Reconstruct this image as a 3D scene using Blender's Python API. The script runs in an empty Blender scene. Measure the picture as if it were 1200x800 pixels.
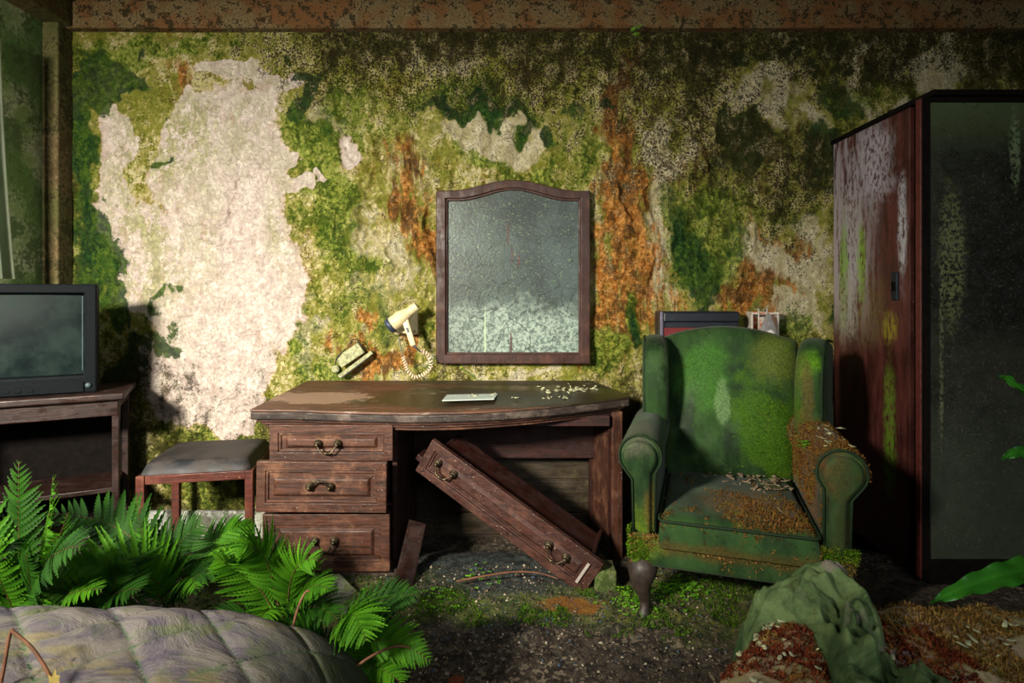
import bpy, bmesh, math, random
import numpy as np
from mathutils import Vector, Matrix, noise as mnoise
random.seed(11)
S = bpy.context.scene
C = S.collection
R = math.radians
F, D0, H, HY = 667.0, 2.9, 1.23, 345.0        # focal px, camera distance to the back wall, eye height, horizon row

# ---------------------------------------------------------------- camera
cam = bpy.data.cameras.new('camera'); camo = bpy.data.objects.new('camera', cam); C.objects.link(camo)
camo.location = (0, -D0, H); camo.rotation_euler = (R(90), 0, 0)
cam.sensor_width = 36.0; cam.lens = 36.0 * F / 1200.0; cam.shift_y = -(400 - HY) / 1200.0; cam.clip_start = .02
S.camera = camo
# ---------------------------------------------------------------- world, daylight, fill lamp, exposure
W = bpy.data.worlds.new('world'); S.world = W; W.use_nodes = True
bg = W.node_tree.nodes['Background']; bg.inputs[0].default_value = (.80, .92, .90, 1); bg.inputs[1].default_value = .5
def area(name, loc, target, sx, sy, power, col):
    l = bpy.data.lights.new(name, 'AREA'); l.shape = 'RECTANGLE'; l.size = sx; l.size_y = sy; l.energy = power; l.color = col
    o = bpy.data.objects.new(name, l); C.objects.link(o); o.location = loc
    o.rotation_euler = (Vector(target) - Vector(loc)).to_track_quat('-Z', 'Z').to_euler(); return o
area('daylight_rear_window', (-2.0, -3.78, 2.15), (-.9, 0, 1.0), .60, .50, 640, (1, .92, .78))
area('daylight_left_window', (-2.95, -1.3, 1.6), (0, -1.2, .7), 1.2, 1.3, 24, (.92, .98, .96))
area('fill_rear_opening', (1.0, -4.2, 2.0), (.6, -1, .5), 1.6, 1.2, 36, (.92, .96, 1))  # added fill lamp, shining through an invented opening behind the camera
vs = S.view_settings; vs.view_transform = 'Standard'; vs.look = 'None'; vs.gamma = 1.0; vs.use_curve_mapping = False
vs.exposure = 0.0

def pt(px, py, d):
    return Vector(((px - 600) * d / F, d - D0, H - (py - HY) * d / F))

# ---------------------------------------------------------------- mesh helpers
class MB:
    def __init__(s): s.v = []; s.f = []; s.c = None
    def add(s, vs, fs, M=None):
        o = len(s.v)
        s.v += [tuple(M @ Vector(p)) for p in vs] if M is not None else [tuple(p) for p in vs]
        s.f += [tuple(i + o for i in f) for f in fs]; return s
    def box(s, a, b, M=None):
        x0, y0, z0 = a; x1, y1, z1 = b
        return s.add([(x0,y0,z0),(x1,y0,z0),(x1,y1,z0),(x0,y1,z0),(x0,y0,z1),(x1,y0,z1),(x1,y1,z1),(x0,y1,z1)],
                     [(0,3,2,1),(4,5,6,7),(0,1,5,4),(1,2,6,5),(2,3,7,6),(3,0,4,7)], M)
    def prism(s, poly, y0, y1, M=None):       # poly in (x, z), extruded along y
        n = len(poly)
        vs = [(x, y0, z) for x, z in poly] + [(x, y1, z) for x, z in poly]
        fs = [tuple(range(n)), tuple(range(2*n-1, n-1, -1))] + [(i, i+n, (i+1) % n + n, (i+1) % n) for i in range(n)]
        return s.add(vs, fs, M)
    def slab(s, poly, dz, M=None):            # poly = top corners 3D (counter-clockwise from above), thickness dz down
        n = len(poly)
        vs = list(poly) + [(x, y, z - dz) for x, y, z in poly]
        fs = [tuple(range(n)), tuple(range(2*n-1, n-1, -1))] + [(i, i+n, (i+1) % n + n, (i+1) % n) for i in range(n)]
        return s.add(vs, fs, M)
    def ring(s, outer, inner, y0, y1, M=None):
        n = len(outer)
        vs = [(x, y0, z) for x, z in outer] + [(x, y0, z) for x, z in inner] + [(x, y1, z) for x, z in outer] + [(x, y1, z) for x, z in inner]
        fs = []
        for i in range(n):
            j = (i + 1) % n
            fs += [(i, j, n+j, n+i), (2*n+i, 3*n+i, 3*n+j, 2*n+j), (i, 2*n+i, 2*n+j, j), (n+i, n+j, 3*n+j, 3*n+i)]
        return s.add(vs, fs, M)
    def lathe(s, prof, n=16, M=None):         # (r, z) profile about z
        vs = []; fs = []
        for r, z in prof:
            vs += [(r*math.cos(2*math.pi*k/n), r*math.sin(2*math.pi*k/n), z) for k in range(n)]
        for i in range(len(prof)-1):
            for k in range(n):
                k2 = (k+1) % n; fs.append((i*n+k, i*n+k2, (i+1)*n+k2, (i+1)*n+k))
        fs += [tuple(range(n-1, -1, -1)), tuple(range((len(prof)-1)*n, len(prof)*n))]
        return s.add(vs, fs, M)
    def tube(s, pts, r, n=6, M=None):
        pts = [Vector(p) for p in pts]; m = len(pts); rr = r if isinstance(r, (list, tuple)) else [r]*m
        t0 = (pts[1]-pts[0]).normalized(); u = t0.orthogonal().normalized(); vs = []; fs = []
        for i, p in enumerate(pts):
            t = (pts[min(i+1, m-1)] - pts[max(i-1, 0)]).normalized()
            u = (u - t*u.dot(t)).normalized(); w = t.cross(u)
            vs += [p + rr[i]*(math.cos(2*math.pi*k/n)*u + math.sin(2*math.pi*k/n)*w) for k in range(n)]
        for i in range(m-1):
            for k in range(n):
                k2 = (k+1) % n; fs.append((i*n+k, i*n+k2, (i+1)*n+k2, (i+1)*n+k))
        fs += [tuple(range(n-1, -1, -1)), tuple(range((m-1)*n, m*n))]
        return s.add(vs, fs, M)
    def grid(s, nu, nv, fn, M=None, wrap=False):
        vs = [fn(i/(nu if wrap else nu-1), j/(nv-1)) for j in range(nv) for i in range(nu)]
        fs = []
        for j in range(nv-1):
            for i in range(nu if wrap else nu-1):
                i2 = (i+1) % nu; fs.append((j*nu+i, j*nu+i2, (j+1)*nu+i2, (j+1)*nu+i))
        return s.add(vs, fs, M)
    def build(s, name, mat, parent=None, bevel=0, seg=2, smooth=False, sub=0, fix=True):
        me = bpy.data.meshes.new(name); me.from_pydata(s.v, [], s.f); me.materials.append(mat)
        if fix:
            b = bmesh.new(); b.from_mesh(me); bmesh.ops.recalc_face_normals(b, faces=b.faces); b.to_mesh(me); b.free()
        o = bpy.data.objects.new(name, me); C.objects.link(o)
        if parent: o.parent = parent
        if smooth: me.shade_smooth()
        if bevel:
            m = o.modifiers.new('bevel', 'BEVEL'); m.width = bevel; m.segments = seg; m.limit_method = 'ANGLE'; m.angle_limit = R(40); m.harden_normals = False
        if sub:
            m = o.modifiers.new('sub', 'SUBSURF'); m.levels = sub; m.render_levels = sub
        return o
def grid_mesh(name, X, Y, Z, mat, parent=None, attrs=None, smooth=True):     # numpy arrays (rows, cols)
    nr, nc = X.shape; me = bpy.data.meshes.new(name)
    co = np.stack([X, Y, Z], -1).reshape(-1, 3).astype(np.float32)
    idx = np.arange(nr*nc).reshape(nr, nc)
    q = np.stack([idx[:-1,:-1], idx[:-1,1:], idx[1:,1:], idx[1:,:-1]], -1).reshape(-1)
    nf = (nr-1)*(nc-1)
    me.vertices.add(nr*nc); me.vertices.foreach_set('co', co.ravel())
    me.loops.add(nf*4); me.loops.foreach_set('vertex_index', q.astype(np.int32))
    me.polygons.add(nf); me.polygons.foreach_set('loop_start', np.arange(0, nf*4, 4, dtype=np.int32))
    for k, a in (attrs or {}).items():
        at = me.attributes.new(k, 'FLOAT', 'POINT'); at.data.foreach_set('value', a.ravel().astype(np.float32))
    me.update(calc_edges=True); me.validate()
    if smooth: me.shade_smooth()
    me.materials.append(mat); o = bpy.data.objects.new(name, me); C.objects.link(o)
    if parent: o.parent = parent
    return o
def tri_mesh(name, V, T, mat, parent=None, col=None):      # triangle soup with an optional per-vertex tone attribute
    me = bpy.data.meshes.new(name); nv = len(V); nt = len(T)
    me.vertices.add(nv); me.vertices.foreach_set('co', np.asarray(V, np.float32).ravel())
    me.loops.add(nt*3); me.loops.foreach_set('vertex_index', np.asarray(T, np.int32).ravel())
    me.polygons.add(nt); me.polygons.foreach_set('loop_start', np.arange(0, nt*3, 3, dtype=np.int32))
    if col is not None:
        at = me.attributes.new('tone', 'FLOAT', 'POINT'); at.data.foreach_set('value', np.asarray(col, np.float32))
    me.update(calc_edges=True); me.materials.append(mat)
    o = bpy.data.objects.new(name, me); C.objects.link(o)
    if parent: o.parent = parent
    return o
def tag(o, label=None, cat=None, group=None, kind=None):
    for k, v in (('label', label), ('category', cat), ('group', group), ('kind', kind)):
        if v: o[k] = v
    return o
def thing(name, label, cat, loc=(0,0,0), rz=0, group=None):
    o = bpy.data.objects.new(name, None); C.objects.link(o); o.location = loc; o.rotation_euler = (0, 0, rz); o.empty_display_size = .05
    return tag(o, label, cat, group)
def basis(o, x, y, z):
    M = Matrix.Identity(4)
    for i, a in enumerate((x, y, z)):
        for k in range(3): M[k][i] = a[k]
    for k in range(3): M[k][3] = o[k]
    return M

# ---------------------------------------------------------------- numpy noise
rng = np.random.default_rng(5)
_L = rng.random((256, 256))
def vnoise(x, y, s=0):
    x = x + s*17.31; y = y + s*9.77
    xi = np.floor(x).astype(int); yi = np.floor(y).astype(int); u = x - xi; v = y - yi
    u = u*u*(3-2*u); v = v*v*(3-2*v); g = lambda a, b: _L[(a) % 256, (b) % 256]
    return (g(xi,yi)*(1-u)+g(xi+1,yi)*u)*(1-v) + (g(xi,yi+1)*(1-u)+g(xi+1,yi+1)*u)*v
def fbm(x, y, o=4, s=0):
    t = 0; a = .5; n = 0
    for k in range(o):
        t = t + a*vnoise(x*2**k, y*2**k, s+k*3); n += a; a *= .5
    return t/n
def sst(a, b, x):
    t = np.clip((x-a)/(b-a), 0, 1); return t*t*(3-2*t)

# ---------------------------------------------------------------- node helper
def srgb(r, g, b):
    f = lambda c: (c/255/12.92 if c/255 <= .04045 else ((c/255+.055)/1.055)**2.4)
    return (f(r), f(g), f(b), 1)
class NT:
    def __init__(s, name, rough=.8, spec=.3, metal=0):
        s.m = bpy.data.materials.new(name); s.m.use_nodes = True; s.t = s.m.node_tree; s.n = s.t.nodes
        s.b = s.n['Principled BSDF']; s.b.inputs['Roughness'].default_value = rough; s.b.inputs['Specular IOR Level'].default_value = spec; s.b.inputs['Metallic'].default_value = metal
        s.tc = s.n.new('ShaderNodeTexCoord'); s.vec = s.tc.outputs['Object']; s.h = None
    def L(s, a, b):
        if isinstance(a, (int, float)): b.default_value = a
        elif isinstance(a, tuple): b.default_value = a
        else: s.t.links.new(a, b)
    def map(s, scale=(1,1,1), rot=(0,0,0), loc=(0,0,0), vec=None):
        m = s.n.new('ShaderNodeMapping'); m.inputs['Scale'].default_value = scale; m.inputs['Rotation'].default_value = rot; m.inputs['Location'].default_value = loc
        s.L(vec or s.vec, m.inputs[0]); return m.outputs[0]
    def noise(s, scale, det=4, ro=.55, vec=None, dist=0):
        n = s.n.new('ShaderNodeTexNoise'); n.inputs['Scale'].default_value = scale; n.inputs['Detail'].default_value = det
        n.inputs['Roughness'].default_value = ro; n.inputs['Distortion'].default_value = dist; s.L(vec or s.vec, n.inputs['Vector']); return n.outputs['Fac']
    def vor(s, scale, vec=None, feat='F1', out='Distance'):
        n = s.n.new('ShaderNodeTexVoronoi'); n.feature = feat; n.inputs['Scale'].default_value = scale; s.L(vec or s.vec, n.inputs['Vector']); return n.outputs[out]
    def ss(s, x, a, b, lo=0., hi=1.):
        n = s.n.new('ShaderNodeMapRange'); n.interpolation_type = 'SMOOTHSTEP'
        s.L(x, n.inputs[0]); n.inputs[1].default_value = a; n.inputs[2].default_value = b; n.inputs[3].default_value = lo; n.inputs[4].default_value = hi; return n.outputs[0]
    def math(s, op, a, b=0., c=None):
        n = s.n.new('ShaderNodeMath'); n.operation = op; s.L(a, n.inputs[0]); s.L(b, n.inputs[1])
        if c is not None: s.L(c, n.inputs[2])
        return n.outputs[0]
    def mix(s, f, a, b, mode='MIX'):
        n = s.n.new('ShaderNodeMix'); n.data_type = 'RGBA'; n.blend_type = mode; s.L(f, n.inputs[0]); s.L(a, n.inputs[6]); s.L(b, n.inputs[7]); return n.outputs[2]
    def attr(s, name):
        n = s.n.new('ShaderNodeAttribute'); n.attribute_name = name; return n.outputs['Fac']
    def axis(s, i, vec=None):
        n = s.n.new('ShaderNodeSeparateXYZ'); s.L(vec or s.vec, n.inputs[0]); return n.outputs[i]
    def spot(s, c, rad, soft=.4, namp=.5, nscale=9):     # 1 inside an irregular blob round c (object space); rad = (rx, ry, rz)
        m = s.map((1/rad[0], 1/rad[1], 1/rad[2]), loc=(-c[0]/rad[0], -c[1]/rad[1], -c[2]/rad[2]))
        l = s.n.new('ShaderNodeVectorMath'); l.operation = 'LENGTH'; s.L(m, l.inputs[0])
        d = s.math('ADD', l.outputs['Value'], s.math('MULTIPLY', s.math('SUBTRACT', s.noise(nscale, 6, .65), .5), namp*2))
        return s.ss(d, 1-soft, 1+soft, 1., 0.)
    def rel(s, h, dist, strength=1.):                     # adds a bump layer
        n = s.n.new('ShaderNodeBump'); n.inputs['Distance'].default_value = dist; n.inputs['Strength'].default_value = strength; s.L(h, n.inputs['Height'])
        if s.h is not None: s.L(s.h, n.inputs['Normal'])
        s.h = n.outputs[0]
    def done(s, col, rough=None, **kw):
        s.L(col, s.b.inputs['Base Color'])
        if rough is not None: s.L(rough, s.b.inputs['Roughness'])
        if s.h is not None: s.L(s.h, s.b.inputs['Normal'])
        for k, v in kw.items(): s.L(v, s.b.inputs[k.replace('_', ' ')])
        return s.m
def plain(name, col, rough=.6, metal=0, spec=.4, var=.25, scale=30, bump=.0008):
    t = NT(name, rough, spec, metal); c = srgb(*col); d = tuple(x*(1-var) for x in c[:3])+(1,)
    n = t.noise(scale, 5, .6); t.rel(n, bump)
    return t.done(t.mix(t.ss(n, .35, .65), d, c))
# ---------------------------------------------------------------- materials
def wood(name, dark, mid, worn, axis=0, wear=.5, dust=.5, rough=.55, scale=1.):
    t = NT(name, rough, .35); sc = [38*scale]*3; sc[axis] = 3*scale
    v = t.map(tuple(sc)); g = t.noise(1.6, 7, .65, v, 1.2); fine = t.noise(7, 4, .6, v)
    c = t.mix(t.ss(g, .3, .7), srgb(*dark), srgb(*mid))
    w = t.math('MULTIPLY', t.ss(t.noise(9, 7, .7), .5, .68), wear); c = t.mix(w, c, srgb(*worn))
    c = t.mix(t.math('MULTIPLY', t.ss(fine, .56, .66), .45), c, tuple(x*.35 for x in srgb(*dark)[:3])+(1,))
    sp = t.ss(t.noise(150, 2, .5), .69, .73); sp2 = t.ss(t.noise(14, 3, .6), .4, .6)
    c = t.mix(t.math('MULTIPLY', t.math('MULTIPLY', sp, sp2), dust), c, srgb(190, 180, 165))
    t.rel(g, .0012); t.rel(fine, .0006)
    return t.done(c, t.ss(t.noise(20, 4), .3, .7, rough-.15, rough+.2))
M_wood  = wood('mahogany_along_x', (34,18,12), (80,47,33), (124,86,62), 0, .6, .5)
M_woodz = wood('mahogany_along_z', (34,18,12), (78,45,32), (120,84,62), 2, .55, .5)
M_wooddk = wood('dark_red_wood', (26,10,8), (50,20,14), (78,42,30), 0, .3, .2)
M_drawer = wood('speckled_mahogany', (36,20,16), (72,42,34), (106,72,58), 0, .5, 1.0)
M_stool = wood('stool_red_wood', (52,20,13), (88,38,25), (126,76,54), 0, .4, .5)
M_stand = wood('stand_dark_wood', (22,12,10), (44,24,19), (84,62,56), 0, .3, .2, .45)
M_plank = wood('rotten_plank_wood', (40,32,28), (78,64,55), (120,108,94), 1, .6, .6, .8)
def desktop_mat():
    t = NT('weathered_desktop', .45, .5)
    v = t.map((3, 40, 40)); g = t.noise(1.6, 7, .65, v, 1.)
    c = t.mix(t.ss(g, .3, .7), srgb(50, 30, 20), srgb(98, 62, 40))
    wet = t.spot((-.05, -.38, .78), (.62, .20, 1), .15, .5, 5)              # dark water stain
    c = t.mix(t.math('MULTIPLY', wet, .9), c, srgb(38, 32, 19))
    wet2 = t.spot((-.1, -.08, .78), (.42, .09, 1), .15, .5, 6); c = t.mix(t.math('MULTIPLY', wet2, .7), c, srgb(46, 42, 26))
    wet3 = t.spot((.25, -.3, .78), (.4, .3, 1), .2, .4, 6); c = t.mix(t.math('MULTIPLY', wet3, .88), c, srgb(40, 35, 22))
    lt = t.spot((-.85, -.38, .78), (.22, .10, 1), .1, .9, 14); c = t.mix(t.math('MULTIPLY', lt, .55), c, srgb(160, 132, 112))
    ed = t.ss(t.axis(2), .715, .75, 1., 0.)
    sc = t.ss(t.noise(26, 6, .7, t.map((.4, 1, 1))), .60, .66); c = t.mix(t.math('MULTIPLY', sc, .5), c, srgb(150, 132, 116))
    t.rel(g, .0012); t.rel(t.noise(45, 5, .6), .0015)
    return t.done(c, t.ss(wet, 0, 1, .55, .3))
M_desktop = desktop_mat()
M_edge = wood('blackened_desk_edge', (26,20,18), (58,46,40), (112,98,88), 0, .6, .4, .6)
M_brass = plain('tarnished_brass', (92,80,60), .45, .75, .5, .6, 90, .0003)
M_mframe = wood('mirror_frame_wood', (36,17,13), (62,34,26), (96,62,42), 2, .35, .15, .5)

# rotting plaster wall: painted-on stains and some painted shade carried by attributes, broken up by fine noise
def wall_mat():
    t = NT('mouldy_plaster', .92, .12)
    warp = t.map((1, 1, .72))
    n0 = t.noise(1.9, 6, .6); n1 = t.noise(5.5, 8, .68, warp, .4); n2 = t.noise(15, 8, .7, warp, .5); n3 = t.noise(44, 6, .7, None, .6); nf = t.noise(115, 4, .65)
    k_ = lambda n: t.ss(n, .30, .70)
    e = t.math('ADD', t.math('ADD', t.math('MULTIPLY', k_(n1), .36), t.math('MULTIPLY', k_(n2), .34)), t.math('MULTIPLY', k_(n3), .30))
    e2 = t.math('ADD', t.math('ADD', t.math('MULTIPLY', k_(t.noise(7, 8, .7, t.map((1.3,1,.6), loc=(7,3,1)), .5)), .4), t.math('MULTIPLY', k_(t.noise(21, 7, .7, t.map(loc=(2,5,3)))), .35)), t.math('MULTIPLY', k_(nf), .25))
    def lay(a, amp, soft=.08, ed=None, th=.5):
        return t.ss(t.math('ADD', t.attr(a), t.math('MULTIPLY', t.math('SUBTRACT', ed or e, .5), amp)), th-soft, th+soft)
    M = lambda a, b: t.math('MULTIPLY', a, b)
    tone = lambda lo, hi, n=n3: t.mix(t.ss(n, .36, .64), srgb(*lo), srgb(*hi))
    c = t.mix(t.ss(e, .3, .7), srgb(124,126,46), srgb(190,178,110))
    c = t.mix(t.ss(e2, .52, .63), c, tone((84,94,26), (134,136,52)))
    c = t.mix(M(t.ss(e, .56, .66), t.ss(n3, .40, .55)), c, srgb(204,192,148))
    c = t.mix(M(t.ss(t.math('ADD', M(n0, .6), M(e2, .4)), .52, .62), .5), c, tone((126,84,30), (170,124,58)))
    cr = lay('cream', .95, .16, e2); c = t.mix(M(cr, .95), c, tone((172,160,118), (218,208,178), n2))
    streak = t.noise(6, 8, .72, t.map((4.2, 1, .8)), .3)
    ru = t.math('ADD', t.attr('rust'), M(t.math('SUBTRACT', t.math('ADD', M(k_(streak), .6), M(e, .4)), .5), 1.35)); ruk = t.ss(ru, .38, .85)
    c = t.mix(M(ruk, .9), c, t.mix(t.ss(e2, .38, .6), srgb(92,50,20), t.mix(t.ss(n3, .4, .6), srgb(160,92,32), srgb(212,152,82))))
    g = lay('green', 1.05, .20, e2); c = t.mix(M(g, .9), c, t.mix(t.ss(e, .36, .62), tone((40,66,14), (84,108,28)), tone((96,120,30), (154,162,66))))
    pl = lay('plaster', .5, .045); c = t.mix(pl, c, t.mix(t.ss(n2, .35, .65), srgb(200,182,172), srgb(232,218,206)))
    pe = M(lay('plaster', .5, .20), t.math('SUBTRACT', 1., lay('plaster', .5, .04, None, .58))); c = t.mix(M(pe, .6), c, tone((160,120,84), (212,180,140)))
    th = M(M(t.attr('plaster'), t.attr('thin')), t.ss(e2, .40, .52)); c = t.mix(M(th, .85), c, tone((116,122,50), (176,174,104)))
    pst = M(M(pl, .5), t.ss(t.noise(9, 7, .7, t.map((2,1,.7), loc=(4,4,4))), .55, .66)); c = t.mix(pst, c, srgb(184,152,132))
    d = lay('dark', .85, .10); c = t.mix(M(d, .93), c, t.mix(t.ss(e2, .4, .6), tone((10,38,20), (28,68,30)), tone((42,76,22), (80,104,34))))
    k = t.ss(t.math('ADD', t.attr('mould_shade'), M(t.math('SUBTRACT', e2, .5), 1.3)), .28, .85)
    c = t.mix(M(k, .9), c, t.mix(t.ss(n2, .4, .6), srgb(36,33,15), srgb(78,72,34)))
    sm = t.ss(t.math('ADD', t.attr('speckle'), M(t.math('SUBTRACT', e, .5), 1.0)), .35, .65)
    c = t.mix(M(M(sm, t.ss(n2, .52, .64)), .6), c, srgb(186,170,130))
    c = t.mix(M(M(sm, t.ss(t.math('ADD', nf, M(n3, .6)), .76, .84)), .85), c, srgb(36,30,16))
    c = t.mix(M(M(t.ss(t.math('ADD', nf, M(n2, .8)), .98, 1.06), t.math('SUBTRACT', 1., M(pl, .85))), .7), c, srgb(40,46,16))
    t.rel(e, .022, .7); t.rel(n3, .009, .8); t.rel(nf, .003, .8)
    return t.done(c)
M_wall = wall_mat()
def damp(name, a, b, g, k, gs=.5, ks=.5, rough=.9, sc=1.):
    t = NT(name, rough, .15); n1 = t.noise(3*sc, 7, .65); n2 = t.noise(12*sc, 7, .7); n3 = t.noise(60*min(sc, 2), 5, .65)
    c = t.mix(t.ss(n2, .38, .62), srgb(*a), srgb(*b)); c = t.mix(t.math('MULTIPLY', t.ss(t.math('ADD', n1, t.math('MULTIPLY', n3, .25)), .58, .68), gs), c, srgb(*g))
    c = t.mix(t.math('MULTIPLY', t.ss(t.math('ADD', n2, t.math('MULTIPLY', n3, .5)), .72, .84), ks), c, srgb(*k))
    t.rel(n2, .006); t.rel(n3, .0025); return t.done(c)
M_beam = damp('mouldy_beam', (96,78,48), (140,124,92), (110,66,34), (40,36,18), .7, .95, .9, 2.6)
M_post = damp('mouldy_post', (78,66,44), (128,112,78), (70,84,40), (30,26,16), .5, .7)
M_side = damp('green_stained_wall', (122,146,96), (190,198,168), (70,108,50), (44,60,28), .8, .5)
M_dull = damp('dull_wall', (96,96,70), (128,124,92), (66,80,40), (46,40,26), .6, .5)
M_base = damp('peeling_white_board', (150,152,146), (186,188,180), (110,112,84), (50,46,36), .6, .7)
def floor_mat():
    t = NT('debris_floor', .9, .25)
    n1 = t.noise(3, 7, .65); n2 = t.noise(22, 7, .7); n3 = t.noise(130, 4, .65)
    c = t.mix(t.ss(n2, .36, .64), srgb(36,31,26), srgb(84,74,62))
    cell = t.n.new('ShaderNodeTexVoronoi'); cell.inputs['Scale'].default_value = 85; t.L(t.vec, cell.inputs['Vector'])
    cs = t.axis(0, cell.outputs['Color']); c = t.mix(t.math('MULTIPLY', t.ss(cs, .78, .84), t.ss(n1, .4, .6)), c, srgb(128,116,98))
    c = t.mix(t.math('MULTIPLY', t.ss(n3, .5, .62), .6), c, srgb(26,22,18))
    c = t.mix(t.math('MULTIPLY', t.spot((-.05,-.62,.1), (.45,.34,1), .3, .5, 7), .75), c, t.mix(t.ss(n2, .4, .6), srgb(26,34,36), srgb(58,72,72)))
    def moss(c, p, r, k=1.): return t.mix(t.math('MULTIPLY', t.math('MULTIPLY', t.spot(p, r, .25, .9, 11), t.ss(n3, .4, .55)), k), c, t.mix(t.ss(n2, .4, .6), srgb(44,62,14), srgb(104,112,36)))
    c = moss(c, (-.2,-.83,.1), (.42,.10,1)); c = moss(c, (.42,-.78,.1), (.35,.16,1)); c = moss(c, (.85,-.75,.1), (.4,.3,1)); c = moss(c, (-.7,-.8,.1), (.5,.3,1), .8)
    c = t.mix(t.math('MULTIPLY', t.spot((.22,-.80,.1), (.12,.05,1), .3, .8, 14), .8), c, srgb(134,84,30))
    t.rel(n2, .02); t.rel(cs, .006); t.rel(n3, .004)
    return t.done(c)
M_floor = floor_mat()

# ---------------------------------------------------------------- the room
def wall_back():
    st = .0056
    xs = np.arange(-2.31, 2.96, st); zs = np.arange(-.03, 2.62, st); X, Z = np.meshgrid(xs, zs)
    PX = 600 + X*230; PY = 345 + (H-Z)*230
    wx = (fbm(PX/70, PY/70, 5, 1)-.5)*62 + (fbm(PX/16, PY/16, 3, 2)-.5)*18
    wy = (fbm(PX/70, PY/70, 5, 7)-.5)*62 + (fbm(PX/16, PY/16, 3, 8)-.5)*18
    w2 = (fbm(PX/34, PY/46, 5, 12)-.5)*70; w3 = (fbm(PX/34, PY/46, 5, 17)-.5)*90
    QX = PX + wx; QY = PY + wy; RX = PX + wx*1.1 + w2; RY = PY + wy*1.1 + w3
    def mask(bl, soft=.45, QX=RX, QY=RY):
        soft = soft+.35 if soft > .36 else soft
        m = np.zeros_like(PX)
        for b in bl:
            cx, cy, rx, ry = b[:4]; a = b[4] if len(b) > 4 else 1.
            d = np.sqrt(((QX-cx)/rx)**2 + ((QY-cy)/ry)**2); m = np.maximum(m, a*sst(1+soft, 1-soft, d))
        return m
    P = mask([(258,205,72,90),(278,310,82,120),(238,415,75,78),(305,175,42,70),(128,170,24,58),(133,240,30,45),(170,300,48,60),(188,335,30,42),(300,94,58,13),(228,140,28,34),(330,365,28,55),(205,165,20,40),(411,165,13,22,.8),(345,182,13,9),(352,208,15,9),(372,200,8,6),(250,470,60,30)], .35, QX, QY)
    TH = mask([(180,200,50,110),(200,160,40,70),(225,130,40,40,.8),(170,310,50,60,.8),(300,140,40,40,.5),(335,250,16,90,.6),(300,95,60,14,.6)], .6)
    Dk = mask([(112,88,46,32),(158,92,26,26),(92,135,24,34),(96,205,20,70),(100,290,30,55),(124,352,26,26),(191,162,6,20),(374,110,16,42),(352,78,40,10,.8),(560,122,60,14),(640,146,24,20),(822,290,24,44),(714,136,16,13),(960,185,30,46),(862,172,46,26),(985,100,30,30),(842,60,26,18),(915,75,34,16),(746,390,10,36),(190,342,10,20,.7),(138,440,26,50,.8),(160,400,26,26,.8),(980,330,14,50,.7),(395,75,30,10,.6)], .45)
    Gr = mask([(88,250,34,130),(190,340,17,24),(372,190,26,75),(392,258,26,65),(590,186,40,13),(640,196,26,18),(832,272,46,62),(746,376,16,48),(415,360,50,40,.62),(150,58,120,14),(1040,90,30,40,.7),(560,112,74,22),(425,130,30,40,.7),(722,424,20,30),(250,505,70,22),(330,470,44,20),(343,400,32,34,.7),(360,430,26,14),(500,395,14,36,.6),(530,440,60,8,.7),(940,400,30,26),(1000,170,40,60,.5),(900,240,60,40,.55),(460,130,60,50,.55),(680,180,20,70,.6),(860,60,200,20,.55),(250,560,80,30),(400,440,40,14,.7)], .5)
    Ru = mask([(474,215,16,90,.9),(480,270,24,60),(726,150,22,90),(738,240,34,80),(724,330,30,130,.9),(755,350,50,60,.75),(760,318,26,26),(884,346,60,16),(850,340,36,22),(820,200,40,60,.45),(438,412,46,18),(470,405,20,26),(216,112,12,30,.8),(310,113,44,6,.7),(245,155,8,20,.5),(735,95,14,50,.8),(905,280,30,12,.7),(786,300,20,40,.6),(700,400,14,50),(885,230,20,70,.5),(1040,75,18,40,.6),(560,90,20,50,.35),(270,25,40,8)], .5)
    Cr = mask([(572,158,50,26),(612,150,24,22),(790,190,13,55),(786,245,20,52),(878,112,30,28),(908,132,20,26),(946,146,13,22),(1095,84,30,38),(1018,72,14,40),(1030,112,10,26),(905,312,52,30),(940,375,40,30),(772,280,26,50,.8),(350,385,30,40,.9),(535,436,40,9),(612,438,60,10),(432,320,40,80,.55),(940,265,20,26),(480,200,40,60,.35),(520,75,60,14,.6),(400,150,14,50,.6),(430,440,60,14,.6),(860,300,22,30,.6)], .5)
    K = .8*sst(115, 25, QY)*sst(120, 480, QX) + mask([(920,190,140,90,.75),(810,120,120,70,.7),(640,90,110,45,.5),(990,260,40,90,.6),(1120,70,180,80,.8),(140,540,100,130,.85),(560,570,330,120,1.),(520,60,110,30,.5),(715,110,34,66,.55),(450,70,60,40,.4),(70,200,14,200,.6),(900,560,220,150,.9)], .6)  # mould, plus shade painted in along the wall top and behind the desk
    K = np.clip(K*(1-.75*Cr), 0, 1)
    Sp = np.clip(.75*sst(130, 60, QY)*sst(220, 330, QX) + mask([(800,160,110,70,.75),(520,95,110,40,.8),(700,110,60,50,.8),(930,220,80,80,.6),(420,370,60,30,.45),(880,380,60,40,.5),(410,90,60,60,.6)], .6), 0, 1)
    rid = 1-np.abs(2*fbm(PX/26+wx/40, PY/40+wy/40, 4, 21)-1)*2.2
    WR = mask([(440,220,60,110),(486,290,50,90),(790,200,34,80),(742,230,44,100),(725,380,30,80,.7),(430,350,70,60,.6),(600,190,90,40,.6),(850,300,60,80,.6)], .7)
    fine = fbm(PX/7, PY/7, 4, 31)
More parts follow.
